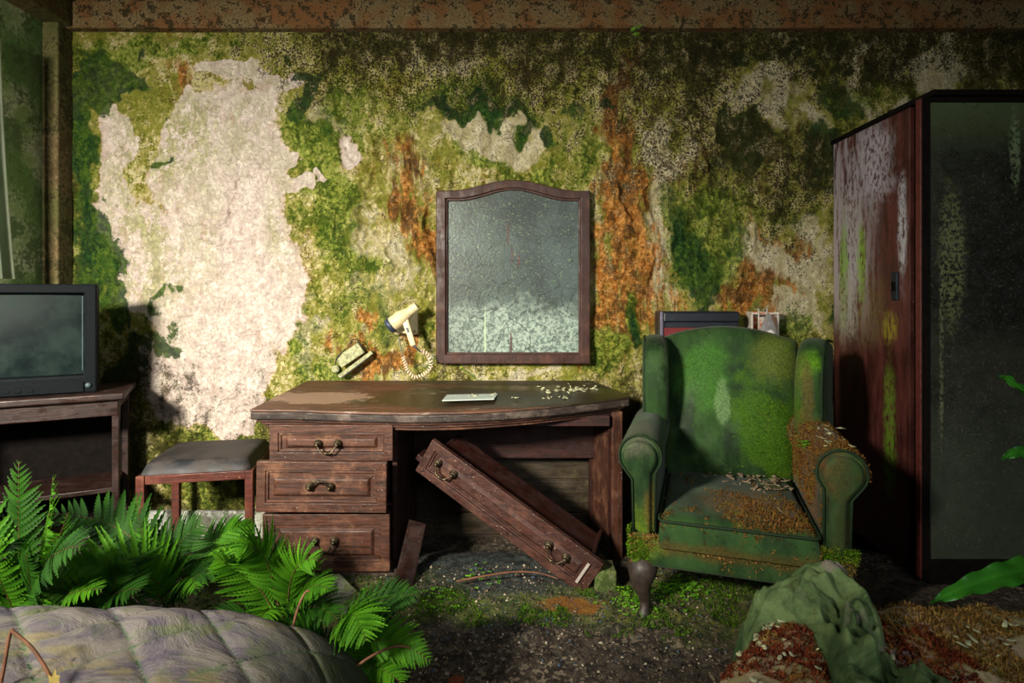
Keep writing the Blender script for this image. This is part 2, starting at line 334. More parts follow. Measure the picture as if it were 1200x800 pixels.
    def lines(PLs, w):
        m = np.zeros_like(PX)
        for pl in PLs:
            for (ax, ay), (bx, by) in zip(pl[:-1], pl[1:]):
                dx, dy = bx-ax, by-ay; t = np.clip(((PX-ax)*dx+(PY-ay)*dy)/(dx*dx+dy*dy), 0, 1)
                m = np.maximum(m, np.exp(-(np.hypot(PX+wx*.12-ax-t*dx, PY+wy*.12-ay-t*dy)/w)**2))
        return m
    LN = lines([[(208,244),(211,258),(222,264),(240,262),(254,266),(264,258),(266,244),(276,224),(274,212),(282,206)], [(248,264),(244,276),(250,288),(258,284),(258,276)], [(268,186),(280,190),(290,182),(296,168)], [(284,206),(298,206),(304,194),(298,186)], [(274,172),(272,182),(268,190)]], 1.6)
    hgt = .009*LN + 1.6*(.026*WR*np.clip(rid, -.4, 1) + .010*(fbm(PX/60, PY/60, 5, 41)-.5) + .006*(fine-.5) + P*(.007*(fbm(PX/11, PY/11, 4, 51)-.5) - .003))
    cr = np.exp(-(np.abs(fbm(PX/75, PY/75, 4, 61)-.5)/.006)**2)*sst(.45, .6, fbm(PX/90, PY/90, 2, 71)); hgt = hgt + (.007*P+.002)*cr
    fl = sst(.60, .63, fbm(PX/22+wx/30, PY/22, 4, 81)); hgt = hgt + .004*fl*(1-P)          # loose paint skins
    o = grid_mesh('wall_back', X, -hgt, Z, M_wall, None, dict(plaster=P, thin=TH, dark=Dk, green=Gr, rust=Ru, cream=Cr, mould_shade=K, speckle=Sp))
    return tag(o, kind='structure')
wall_back()
def struct(name, mb, mat, **k): return tag(mb.build(name, mat, **k), kind='structure')
def box(a, b): return MB().box(a, b)
# floor: heaped debris, lower along the back wall
def floor_z(x, y):
    return .088*sst(-.12, -.45, y) + .03*np.exp(-((x-.3)/.5)**2-((y+1.0)/.4)**2)*0
def make_floor():
    st = .0125; X, Y = np.meshgrid(np.arange(-2.32, 2.97, st), np.arange(-3.7, .02, st))
    Z = floor_z(X, Y) + .030*(fbm(X*4, Y*4, 4, 3)-.5) + .018*(fbm(X*16, Y*16, 4, 5)-.5) + .010*(fbm(X*60, Y*60, 2, 9)-.5)
    return tag(grid_mesh('floor', X, Y, Z, M_floor), kind='structure')
make_floor()
struct('ceiling', box((-2.6,-3.9,2.72), (3.1,.1,2.8)), M_beam)
struct('trim_1', MB().box((-2.31,-.05,2.565), (2.96,.03,2.70)).box((-2.31,-.03,2.70), (2.96,.03,2.73)), M_beam, bevel=.006)
struct('trim_2', box((-2.33,-.10,.0), (-2.235,-.0,2.60)), M_post, bevel=.008)
struct('trim_3', box((-2.33,-3.6,2.57), (-2.20,-.02,2.74)), M_post, bevel=.008)
# left wall with its window opening, rear wall with window and added fill opening, right wall
wl = MB()
for y0, y1, z0, z1 in ((-.40,.02,0,2.72), (-3.9,-2.0,0,2.72), (-2.0,-.40,0,.85), (-2.0,-.40,2.25,2.72)): wl.box((-2.62,y0,z0-.05), (-2.31,y1,z1))
struct('wall_left', wl, M_side)
def opening_wall(name, axis, p0, p1, a0, a1, holes, mat):
    m = MB(); xs = sorted({a0, a1, *[h for q in holes for h in q[:2]]}); 
    for i in range(len(xs)-1):
        l, r = xs[i], xs[i+1]; hs = [q for q in holes if q[0] <= l and q[1] >= r]; segs = [(-.05, 2.75)] if not hs else [(-.05, hs[0][2]), (hs[0][3], 2.75)]
        for z0, z1 in segs: m.box((l, p0, z0), (r, p1, z1)) if axis == 'x' else m.box((p0, l, z0), (p1, r, z1))
    return struct(name, m, mat)
opening_wall('wall_rear', 'x', -3.30, -3.12, -2.6, 3.1, [(-2.28,-1.3,1.66,2.13), (.2,1.9,1.0,2.2)], M_dull)
struct('wall_right', box((2.95,-3.9,-.05), (3.1,.1,2.75)), M_dull)
for n, (x0, x1, z0, z1) in enumerate(((-2.28,-1.3,1.66,2.13), (.2,1.9,1.0,2.2))):
    m = MB(); m.ring([(x0,z0),(x1,z0),(x1,z1),(x0,z1)], [(x0+.04,z0+.05),(x1-.04,z0+.05),(x1-.04,z1-.04),(x0+.04,z1-.04)], -3.29, -3.23)
    struct('window_%d' % (n+1), m, M_base, bevel=.004)  # the second frame belongs to the added fill opening
m = MB().ring([(-2.0,.85),(-.40,.85),(-.40,2.25),(-2.0,2.25)], [(-1.95,.9),(-.45,.9),(-.45,2.2),(-1.95,2.2)], -2.50, -2.44, basis((0,0,0),(0,1,0),(1,0,0),(0,0,1)))
struct('window_3', m, M_base, bevel=.004)
m = MB(); m.box((-2.23,-.025,-.01), (-1.0,-.004,.135)); struct('baseboard_back', m, M_base, bevel=.003)
# brown boarding on the wall behind the desk kneehole, two planks with an open joint
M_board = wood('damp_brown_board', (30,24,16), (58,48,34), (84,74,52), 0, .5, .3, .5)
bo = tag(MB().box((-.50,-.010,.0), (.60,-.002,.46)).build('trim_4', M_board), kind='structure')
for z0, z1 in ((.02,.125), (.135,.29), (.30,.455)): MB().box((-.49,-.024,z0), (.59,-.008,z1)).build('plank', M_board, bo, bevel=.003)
# ---------------------------------------------------------------- furniture helpers
def handle(parent, M, mat=None, w=.080, up=False, name='handle'):      # local x along the drawer, y out of the front (-y is out), z up
    m = MB(); sg = 1 if up else -1
    for s in (-1, 1):
        L = M @ Matrix.Translation((s*w/2, 0, 0)) @ Matrix.Rotation(R(90), 4, 'X')
        m.lathe([(.017,0),(.019,.003),(.014,.006),(.012,.008),(.015,.010),(.011,.014),(.006,.016),(.0075,.024),(.006,.029),(.001,.030)], 14, L)
    pts = []
    for i in range(17):
        a = i/16; x = (a-.5)*w*(1 - .0*a); d = math.sin(math.pi*a)
        pts.append(M @ Vector((x*(1-.12*d), -.024-.010*d, sg*(.030*min(1, d*1.5)))))
    rr = [.0036+.0022*(abs(i-8) < 1.5) + .001*(i in (4, 12)) for i in range(17)]
    m.tube(pts, rr, 8)
    return m.build(name, M_brass, parent, smooth=True)
def panel_front(m, w, h, t=.022, M=None, rim=.036, inset=.016):
    """framed drawer front: rim proud, sunk field, chamfered raised panel; centre at origin, face towards -y"""
    W2, H2 = w/2, h/2; o = [(-W2,-H2),(W2,-H2),(W2,H2),(-W2,H2)]
    a, b = W2-rim, H2-min(rim, h*.23); q = [(-a,-b),(a,-b),(a,b),(-a,b)]
    m.ring(o, q, -t/2, t/2, M)
    m.ring(q, [(-a+.010,-b+.010),(a-.010,-b+.010),(a-.010,b-.010),(-a+.010,b-.010)], -t/2+.005, t/2, M)
    m.box((-a,-.001,-b), (a,t/2,b), M)
    e = .024; c, d = a-e-.004, b-min(e, b*.38); g = .011
    vs = [(-c,-.001,-d),(c,-.001,-d),(c,-.001,d),(-c,-.001,d),(-c+g,-t/2+.001,-d+g),(c-g,-t/2+.001,-d+g),(c-g,-t/2+.001,d-g),(-c+g,-t/2+.001,d-g)]
    m.add(vs, [(4,5,6,7),(0,1,5,4),(1,2,6,5),(2,3,7,6),(3,0,4,7)], M)
# ---------------------------------------------------------------- dressing-table desk
desk = thing('desk', 'long dark-brown dressing table desk with three stacked drawers and open kneehole', 'desk', (-.3,-.35,.09))
def dpart(mb, name, mat, parent=None, **k):
    o = mb.build(name, mat, None, **k); p = parent or desk; o.parent = p; o.matrix_parent_inverse = Matrix.Translation(p.matrix_world.translation if False else Vector(p['_o'])).inverted() if '_o' in p else Matrix.Identity(4); return o
desk['_o'] = (-.3,-.35,.09)
FL, FR, BR, BL = Vector((-1.062,-.60,.765)), Vector((.505,-.455,.792)), Vector((.40,-.03,.797)), Vector((-1.03,-.03,.797))
mid = [FL.lerp(FR, t) + Vector((0, -.125*math.sin(math.pi*min(1, max(0, (t-.12)/.88)))**1.0*(.6+.4*t) , -.020*math.sin(math.pi*t))) for t in [i/18 for i in range(19)]]
top = mid + [Vector((.515,-.43,.792)), BR, BL]
dpart(MB().slab(top, .010), 'desktop', M_desktop, bevel=.003)
def inset(poly, k, dz):
    c = Vector((-.28,-.2,0)); out = []
    for p in poly:
        q = Vector(p); dx = 1 if q.x > c.x else -1
        out.append(Vector((q.x - k*dx*min(1, abs(q.x-c.x)*4), q.y + (k if q.y < -.2 else 0), q.z - dz)))
    return out
ed = MB(); ed.slab(inset(top, .002, .0105), .032); dpart(ed, 'edge_strip', M_edge, bevel=.006)
mo = MB(); mo.slab(inset(top, .020, .043), .012); mo.slab(inset(top, .034, .055), .014); mo.slab(inset(top, .046, .069), .014)
dpart(mo, 'moulding', M_wood, bevel=.004, seg=3)
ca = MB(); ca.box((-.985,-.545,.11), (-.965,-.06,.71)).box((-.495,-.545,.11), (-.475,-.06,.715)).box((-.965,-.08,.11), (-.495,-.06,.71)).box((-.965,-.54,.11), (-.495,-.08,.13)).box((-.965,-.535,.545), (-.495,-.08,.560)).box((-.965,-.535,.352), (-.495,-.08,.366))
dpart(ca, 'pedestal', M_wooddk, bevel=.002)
dpart(MB().box((-1.0,-.585,.086), (-.47,-.06,.112)), 'plinth', M_plank, bevel=.004)
for (px0, px1, py0, py1, d, rot, up, nm) in ((317,461,497,538.5,2.325,0,False,0), (302,453.5,540,599,2.262,.6,True,1), (309,457.5,601,668,2.30,-.2,False,2)):
    a, b = pt(px0, py1, d), pt(px1, py0, d); w, h = b.x-a.x, b.z-a.z; c = (a+b)/2
    M = Matrix.Translation(c) @ Matrix.Rotation(R(rot), 4, 'Y') @ Matrix.Rotation(R(.8*rot), 4, 'Z')
    m = MB(); panel_front(m, w, h, .026, M)
    for s in (-1, 1): m.box((s*(w/2-.03)-.006,.012,-h/2+.012), (s*(w/2-.03)+.006,.42,h/2-.02), M)
    m.box((-w/2+.03,.012,-h/2+.012), (w/2-.03,.42,-h/2+.020), M)
    dr = dpart(m, 'drawer', M_wood, bevel=.0025)
    off = ((386-(px0+px1)/2)/667*d, (377-(px0+px1)/2)/667*d, (382-(px0+px1)/2)/667*d)[nm]
    dz = (h/2 - ((519 if nm == 0 else 569 if nm == 1 else 632)-py0)/667*d)
    handle(dr, M @ Matrix.Translation((off, -.012, dz)), up=up).matrix_parent_inverse = Matrix.Identity(4)
# kneehole: right side panel (skewed), back board, top rail
Mr = basis(Vector((.468,-.425,0)), Vector((-.055,.365,0)).normalized(), Vector((-.99,-.15,0)).normalized(), Vector((0,0,1)))
m = MB().box((0,0,.075), (.37,.026,.72), Mr); dpart(m, 'side_panel', M_woodz, bevel=.003)
m = MB().ring([(.012,.10),(.36,.10),(.36,.70),(.012,.70)], [(.05,.15),(.32,.15),(.32,.64),(.05,.64)], .026, .036, Mr); dpart(m, 'side_frame', M_wooddk, bevel=.003)
m = MB().box((-.006,-.012,.07), (.014,.036,.722), Mr); dpart(m, 'front_stile', M_woodz, bevel=.004)
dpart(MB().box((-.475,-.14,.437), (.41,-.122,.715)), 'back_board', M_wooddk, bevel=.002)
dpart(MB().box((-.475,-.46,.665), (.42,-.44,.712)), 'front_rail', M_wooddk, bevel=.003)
del desk['_o']
for o in desk.children: o.matrix_parent_inverse = Matrix.Translation((-.3,-.35,.09)).inverted()
# ---------------------------------------------------------------- the fallen wide drawer
P1, P2 = pt(498, 532, 2.40), pt(695.5, 678, 2.215)
ux = (P2-P1).normalized(); vz = Vector((.50,-.25,.80)); vz = (vz - ux*vz.dot(ux)).normalized(); ny = vz.cross(ux)   # ny points away from the eye
if ny.y < 0: ny = -ny
c = (P1+P2)/2; Lw = (P2-P1).length; Md = basis(c, ux, ny, vz)
fd = thing('fallen_drawer', 'wide speckled wooden drawer with two brass handles leaning diagonally in the kneehole', 'drawer')
m = MB(); panel_front(m, Lw, .166, .024, Md, .034); m.build('drawer_front', M_drawer, fd, bevel=.0025)
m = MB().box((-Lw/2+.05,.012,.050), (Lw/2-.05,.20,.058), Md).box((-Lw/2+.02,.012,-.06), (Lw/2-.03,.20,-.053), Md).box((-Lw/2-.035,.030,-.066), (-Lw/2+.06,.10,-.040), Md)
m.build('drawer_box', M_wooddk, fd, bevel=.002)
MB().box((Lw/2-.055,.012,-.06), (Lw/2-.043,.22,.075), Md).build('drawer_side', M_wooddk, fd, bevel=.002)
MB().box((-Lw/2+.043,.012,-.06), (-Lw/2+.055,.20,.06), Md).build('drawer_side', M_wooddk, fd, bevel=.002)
m = MB().box((Lw/2-.052,-.0145,-.05), (Lw/2-.042,-.006,.05), Md)
tag(m.build('pale_edge', plain('bare_pale_wood', (168,158,150), .6), fd), 'pale bare strip where the moulding broke off')
for x in (-.275, .275): handle(fd, Md @ Matrix.Translation((x-.03, -.012, .012)))
# ---------------------------------------------------------------- mirror
def glass_mat(name, kind):
    t = NT(name, .28, .5)
    n = t.noise(28, 6, .7, None, .8); f = t.noise(70, 4, .7); sp = t.ss(t.noise(120, 3, .6), .60, .66)
    if kind == 'mirror':
        zz = t.axis(2); c = t.mix(t.ss(t.noise(4, 5), .35, .65), srgb(38,48,45), srgb(64,78,74))
        c = t.mix(t.math('MULTIPLY', sp, .7), c, srgb(116,134,92)); c = t.mix(t.math('MULTIPLY', t.ss(f, .58, .66), .6), c, srgb(28,34,30))
        refl = t.math('ADD', t.ss(zz, 1.02, 1.30, 1., 0.), t.math('MULTIPLY', t.math('SUBTRACT', t.noise(7, 5, .65), .5), 1.6))  # pale lower part: reflection of the bright room painted into the glass colour
        low = t.math('MULTIPLY', t.ss(refl, .15, .85), t.ss(t.axis(0), -.42, .12, .45, 1.))
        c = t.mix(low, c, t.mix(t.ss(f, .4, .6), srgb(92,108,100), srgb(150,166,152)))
        ck = t.vor(9.5, t.map((1,1,1)), 'DISTANCE_TO_EDGE'); w = t.math('ADD', ck, t.math('MULTIPLY', t.math('SUBTRACT', n, .5), .25))
        c = t.mix(t.math('MULTIPLY', t.ss(t.math('ABSOLUTE', w), .0, .024, 1., 0.), .85), c, srgb(30,34,30))
        pe = t.math('MULTIPLY', t.ss(t.noise(24, 6, .75, t.map((1,1,.8)), 1.2), .56, .61), t.ss(zz, 1.0, 1.28, 1., .15))
        c = t.mix(t.math('MULTIPLY', pe, .75), c, srgb(44,54,52))
        for p, r in (((-.02,0,1.53),(.005,1,.055)), ((.0,0,1.43),(.004,1,.04)), ((-.005,0,.97),(.006,1,.08)), ((.035,0,1.40),(.005,1,.03))): c = t.mix(t.math('MULTIPLY', t.spot(p, r, .3, .3, 40), .8), c, srgb(74,36,34))
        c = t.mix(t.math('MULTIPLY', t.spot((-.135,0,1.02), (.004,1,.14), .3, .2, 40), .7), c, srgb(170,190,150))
        t.rel(f, .0012)
        return t.done(c, t.ss(f, .3, .7, .28, .5), Metallic=.15)
    c = t.mix(t.ss(t.noise(2.2, 6), .4, .62), srgb(18,20,17), srgb(38,41,33))
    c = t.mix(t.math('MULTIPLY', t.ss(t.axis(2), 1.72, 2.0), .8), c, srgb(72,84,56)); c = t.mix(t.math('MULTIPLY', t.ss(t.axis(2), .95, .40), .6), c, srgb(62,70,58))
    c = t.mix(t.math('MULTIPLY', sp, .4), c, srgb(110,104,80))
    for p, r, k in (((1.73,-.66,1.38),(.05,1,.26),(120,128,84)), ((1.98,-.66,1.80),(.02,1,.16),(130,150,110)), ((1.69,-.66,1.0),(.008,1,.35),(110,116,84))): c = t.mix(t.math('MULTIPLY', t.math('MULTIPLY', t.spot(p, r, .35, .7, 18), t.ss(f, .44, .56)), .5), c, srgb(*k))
    return t.done(c, t.ss(n, .35, .65, .25, .5), Specular_IOR_Level=.6)
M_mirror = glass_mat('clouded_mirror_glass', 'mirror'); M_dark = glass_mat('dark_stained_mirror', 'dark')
mi = thing('mirror', 'large wooden-framed mirror with arched top and mouldy clouded glass on the wall', 'mirror', (.006,-.045,.885))
def arch(x0, x1, z0, z1, rise, n=24):
    pts = [(x0, z0), (x1, z0), (x1, z1)]
    for i in range(1, n):
        t = i/n; x = x1 + (x0-x1)*t; k = .5-.5*math.cos(2*math.pi*min(1, max(0, (t-.08)/.84))); pts.append((x, z1 + rise*k))
    return pts + [(x0, z1)]
o1 = arch(-.384, .384, 0, .862, .054); i1 = arch(-.326, .326, .056, .812, .054); i0 = arch(-.336, .336, .046, .822, .054)
m = MB().ring(o1, i0, -.024, .022).ring([(x*.985, .43+(z-.43)*.985) for x, z in o1], i1, -.012, .02); m.build('frame', M_mframe, mi, bevel=.005, seg=3)
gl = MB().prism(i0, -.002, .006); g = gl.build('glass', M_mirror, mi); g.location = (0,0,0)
bk = MB().box((-.30,.02,.1), (.30,.044,.78)); bk.build('backing_board', M_wooddk, mi)
# mirror material works in world heights: shift its mesh data by the parent's position
for ch in mi.children:
    if ch.name.startswith('glass'):
        for v in ch.data.vertices: v.co += Vector(mi.location)
        ch.location = -Vector(mi.location)
# ---------------------------------------------------------------- wardrobe
def wside_mat():
    t = NT('red_wardrobe_side', .45, .45); n = t.noise(9, 6, .7, t.map((1, 3, .6))); f = t.noise(60, 5, .7, t.map((1, 1, .5)))
    c = t.mix(t.ss(n, .35, .65), srgb(52,25,22), srgb(84,42,37))
    dr = t.noise(5, 7, .72, t.map((1, 5, .55)))
    y = t.axis(1); z = t.axis(2)
    up = t.math('MULTIPLY', t.math('MULTIPLY', t.ss(z, .95, 1.25), t.ss(y, -.42, -.2)), t.ss(t.math('ADD', dr, t.math('MULTIPLY', f, .3)), .56, .70))
    c = t.mix(t.math('MULTIPLY', up, .85), c, srgb(150,142,146))
    for p, r, k, a in (((1.63,-.34,1.83),(1,.11,.20),(158,152,160),.9), ((1.63,-.52,1.50),(1,.025,.20),(170,168,176),.9), ((1.63,-.16,1.50),(1,.05,.35),(150,146,150),.8), ((1.63,-.10,1.35),(1,.035,.24),(100,140,30),.9), ((1.63,-.24,1.38),(1,.03,.2),(112,150,40),.8), ((1.63,-.44,1.08),(1,.04,.07),(128,116,34),.9), ((1.63,-.44,.72),(1,.035,.2),(92,120,34),.85), ((1.63,-.3,1.15),(1,.10,.16),(92,84,40),.5), ((1.63,-.12,1.15),(1,.08,.16),(140,136,120),.6), ((1.63,-.44,.50),(1,.04,.12),(80,120,24),.8)):
        c = t.mix(t.math('MULTIPLY', t.math('MULTIPLY', t.spot(p, r, .5, .9, 9), t.ss(f, .38, .55)), a), c, srgb(*k))
    c = t.mix(t.math('MULTIPLY', t.ss(t.noise(160, 2), .7, .74), .6), c, srgb(180,170,160))
    t.rel(f, .001); return t.done(c, t.ss(n, .3, .7, .3, .6))
M_wside = wside_mat(); M_wred = plain('wardrobe_red_edge', (92,42,36), .5, 0, .4, .4, 40); M_wblack = plain('blackened_wood', (17,13,11), .8, 0, .08, .5, 30)
wd = thing('wardrobe', 'tall dark red wardrobe with blackened mirror door beside the armchair', 'wardrobe')
MB().box((1.632,-.565,.10), (1.652,-.01,2.0)).build('side_panel', M_wside, wd, bevel=.003)
m = MB(); m.slab([(1.620,-.57,2.018),(1.640,-.685,2.030),(2.75,-.685,2.030),(2.75,0,2.018),(1.620,0,2.012)], .022); m.build('top_panel', M_wblack, wd, bevel=.004)
MB().box((1.64,-.665,.06), (2.75,-.01,.16)).build('base', M_wblack, wd, bevel=.004)
MB().box((1.65,-.02,.12), (2.75,-.008,2.0)).build('back_panel', M_wblack, wd)
MB().box((1.652,-.575,.16), (1.682,-.555,2.0)).build('stile', M_wblack, wd, bevel=.003)
dd = MB(); X0 = 1.607; dd.ring([(X0,.11),(2.30,.11),(2.30,2.005),(X0,2.005)], [(X0+.034,.19),(2.27,.19),(2.27,1.985),(X0+.034,1.985)], -.668, -.640)
door = dd.build('door', M_wblack, wd, bevel=.003)
MB().box((X0-.004,-.667,.115), (X0+.014,-.638,2.0)).build('edge_strip', M_wred, door, bevel=.002)
MB().box((X0+.03,-.660,.185), (2.275,-.648,1.99)).build('mirror_panel', M_dark, door)
MB().box((2.304,-.668,.11), (2.75,-.64,2.005)).build('door', M_wblack, wd, bevel=.003)
lp = MB().box((1.622,-.500,1.205), (1.634,-.462,1.325)); lk = lp.build('lock_plate', plain('dark_metal', (48,58,66), .4, .7), wd, bevel=.003)
MB().box((1.616,-.490,1.245), (1.624,-.472,1.285)).build('keyhole', M_wblack, lk, bevel=.002)
# ---------------------------------------------------------------- television and stand (turned towards the room)
M_tv = plain('black_plastic', (13,18,21), .6, 0, .06, .2, 60, .0003); M_tv2 = plain('grey_plastic_trim', (62,78,84), .5, 0, .3, .2)
M_screen = NT('dusty_screen', .18, .07); _n = M_screen.noise(5, 6, .65)
M_screen = M_screen.done(M_screen.mix(M_screen.ss(_n, .4, .62), srgb(12,22,23), srgb(30,42,39)), M_screen.ss(_n, .35, .65, .4, .6))
RZ = R(27); tvp = Vector((-2.075,-.46,.80))
tv = thing('television', 'old black tube television standing on dark stand in the corner', 'television', tvp, RZ)
w, h = .25, .475
m = MB().ring([(-w,0),(w,0),(w,h),(-w,h)], [(-w+.045,.080),(w-.045,.080),(w-.045,h-.040),(-w+.045,h-.040)], -.055, .0)
m.add([(-w,0,0),(w,0,0),(w,0,h),(-w,0,h),(-w+.05,.10,.02),(w-.03,.10,.02),(w-.03,.10,h-.03),(-w+.05,.10,h-.03),(-w+.12,.22,.04),(w-.1,.22,.04),(w-.1,.22,h-.12),(-w+.12,.22,h-.12)],
      [(0,1,5,4),(1,2,6,5),(2,3,7,6),(3,0,4,7),(4,5,9,8),(5,6,10,9),(6,7,11,10),(7,4,8,11),(8,9,10,11)])
m.build('casing', M_tv, tv, bevel=.008, seg=3)
def scr(u, v):
    x = (u-.5)*2; z = (v-.5)*2; return (x*(w-.044), -.036 + .020*(x*x*.6 + z*z*.6), .081 + (v)*(h-.122))
MB().grid(20, 16, scr).build('screen', M_screen, tv, smooth=True)
MB().box((w-.052,-.060,.10), (w-.0475,-.05,h-.052)).build('screen_trim', M_tv2, tv, bevel=.002)
MB().box((-w+.03,-.060,.006), (w-.045,-.054,.052)).build('control_flap', M_tv, tv, bevel=.003)
MB().lathe([(.011,0),(.011,.006),(.008,.010)], 16, Matrix.Translation((w-.030,-.055,.034)) @ Matrix.Rotation(R(90), 4, 'X')).build('power_button', M_tv2, tv, smooth=True)
for x in (-.06,-.02,.02): MB().box((x-.012,-.063,.018), (x+.012,-.060,.03))  .build('button', M_tv, tv, bevel=.002)
st = thing('television_stand', 'dark wooden television stand with open shelf below the old television', 'stand', (tvp.x, tvp.y, .06), RZ)
zt = tvp.z-.06
MB().box((-.30,-.13,zt-.030), (.36,.24,zt)).build('stand_top', M_stand, st, bevel=.007, seg=3)
MB().box((-.28,-.105,zt-.10), (.335,-.085,zt-.030)).build('apron', M_stand, st, bevel=.003)
for s in (-1, 1):
    x0 = .028 + s*.295 - .012
    m = MB().prism([(-.10,.0),(-.045,.0),(-.07,.32),(-.07,.5),(-.045,zt-.07),(.18,zt-.07),(.18,0),(.22,0),(.22,zt-.03),(-.10,zt-.03)], x0, x0+.026, basis((0,0,0),(0,1,0),(1,0,0),(0,0,1)))
    m.build('leg', M_stand, st, bevel=.003)
MB().box((-.27,-.08,.30), (.315,.20,.32)).build('shelf', M_stand, st, bevel=.003)
MB().box((-.27,.20,.1), (.315,.21,zt-.03)).build('back_panel', M_wblack, st)
# ---------------------------------------------------------------- stool
M_vinyl = NT('worn_black_vinyl', .42, .3); _n = M_vinyl.noise(10, 6, .7); _f = M_vinyl.noise(90, 4)
M_vinyl.rel(_f, .0006); M_vinyl = M_vinyl.done(M_vinyl.mix(M_vinyl.ss(_n, .38, .62), srgb(20,23,27), srgb(58,52,49)), M_vinyl.ss(_n, .35, .65, .5, .7))
sp_ = Vector((-1.385,-.28,.085))
stl = thing('stool', 'square stool with worn black vinyl seat between television stand and desk', 'stool', sp_, R(11))
w, d, zt = .213, .19, .385
for x in (-1, 1):
    for y in (-1, 1): MB().box((x*w-.017,y*d-.017,0), (x*w+.017,y*d+.017,zt)).build('leg', M_stool, stl, bevel=.003)
m = MB()
for y in (-1, 1): m.box((-w+.017,y*d-.012,zt-.038), (w-.017,y*d+.012,zt-.001))
for x in (-1, 1): m.box((x*w-.012,-d+.017,zt-.038), (x*w+.012,d-.017,zt-.001))
m.build('seat_frame', M_stool, stl, bevel=.003)
def pillow(w, d, h, n=26, e=.22, sag=0.):
    def f(u, v):
        a = u*2-1; b = v*2-1
        k = max(0, 1-abs(a)**(2/e))**e * max(0, 1-abs(b)**(2/e))**e
        return (a*w, b*d, h*k - sag*(1-a*a)*(1-b*b))
    return MB().grid(n, n, f)
m = pillow(.216,.195,.052); m.box((-.214,-.193,-.004), (.214,.193,.003)); s_ = m.build('seat_cushion', M_vinyl, stl, smooth=True, fix=False); s_.location.z = zt
# ---------------------------------------------------------------- moss and flakes
def moss_mat(name, a, b, c):
    t = NT(name, .95, .1); tone = t.attr('tone'); n = t.noise(18, 4, .6)
    col = t.mix(t.ss(tone, .2, .8), srgb(*a), srgb(*b)); return t.done(t.mix(t.math('MULTIPLY', t.ss(n, .5, .66), .7), col, srgb(*c)))
M_mgreen = moss_mat('green_moss', (44,70,10), (92,128,22), (110,112,34))
M_mbrown = moss_mat('brown_moss', (66,44,18), (122,84,38), (104,100,40))
M_mred = moss_mat('red_brown_moss', (60,22,12), (120,56,32), (120,92,40))
M_mgold = moss_mat('golden_moss', (84,60,26), (150,116,62), (92,84,36))
M_mfloor = moss_mat('floor_moss', (30,52,10), (74,110,20), (70,80,24))
def tufts(name, P, N, ln, wd, k, mat, parent=None, spread=.8, rg=None):
    rg = rg or np.random.default_rng(len(P)); P = np.repeat(np.asarray(P), k, 0); N = np.repeat(np.asarray(N), k, 0); n = len(P)
    d = N + rg.normal(0, spread, (n, 3)); d /= np.linalg.norm(d, axis=1, keepdims=True); s = rg.normal(0, 1, (n, 3)); s -= d*(s*d).sum(1, keepdims=True); s /= np.linalg.norm(s, axis=1, keepdims=True)
    P = P + rg.normal(0, wd*1.2, (n, 3)); l = ln*rg.uniform(.5, 1.4, (n, 1)); w = wd*rg.uniform(.6, 1.3, (n, 1))
    V = np.stack([P - s*w - d*l*.25, P + s*w - d*l*.25, P + d*l*.5 + s*w*.7, P + d*l], 1).reshape(-1, 3); b = np.arange(n)[:, None]*4
    T = np.concatenate([b+[0,1,2], b+[0,2,3]], 1).reshape(-1, 3); tone = np.repeat(rg.random(n), 4)
    o = tri_mesh(name, V, T, mat, parent, tone); o['kind'] = 'stuff'; return o
def flakes(name, P, size, mat, parent=None, seed=1):
    rg = np.random.default_rng(seed); V = []; T = []
    for p in P:
        n = rg.integers(5, 8); a0 = rg.random()*6; s = size*rg.uniform(.3, 1.3); tilt = rg.normal(0, .35, 2); b = len(V); hh = rg.uniform(.0, .18)*s; st = rg.uniform(.5, 2.2)
        V.append((p[0], p[1], p[2]+hh))
        for k in range(n):
            r = s*rg.uniform(.35, 1.3); a = a0 + 6.283*k/n; x, y = r*math.cos(a)*st**.5, r*math.sin(a)*.8/st**.5; x, y = x*math.cos(a0)-y*math.sin(a0), x*math.sin(a0)+y*math.cos(a0); V.append((p[0]+x, p[1]+y, p[2]+max(.001, x*tilt[0]+y*tilt[1]+.004)))
        T += [(b, b+1+k, b+1+(k+1) % n) for k in range(n)]
    o = tri_mesh(name, V, T, mat, parent); o['kind'] = 'stuff'
    m = o.modifiers.new('solid', 'SOLIDIFY'); m.thickness = .0018; return o
M_flake = plain('pale_paint_flakes', (176,176,140), .8, 0, .2, .35, 60); M_flakeb = plain('plaster_crumbs', (150,132,108), .9, 0, .2, .5, 40)
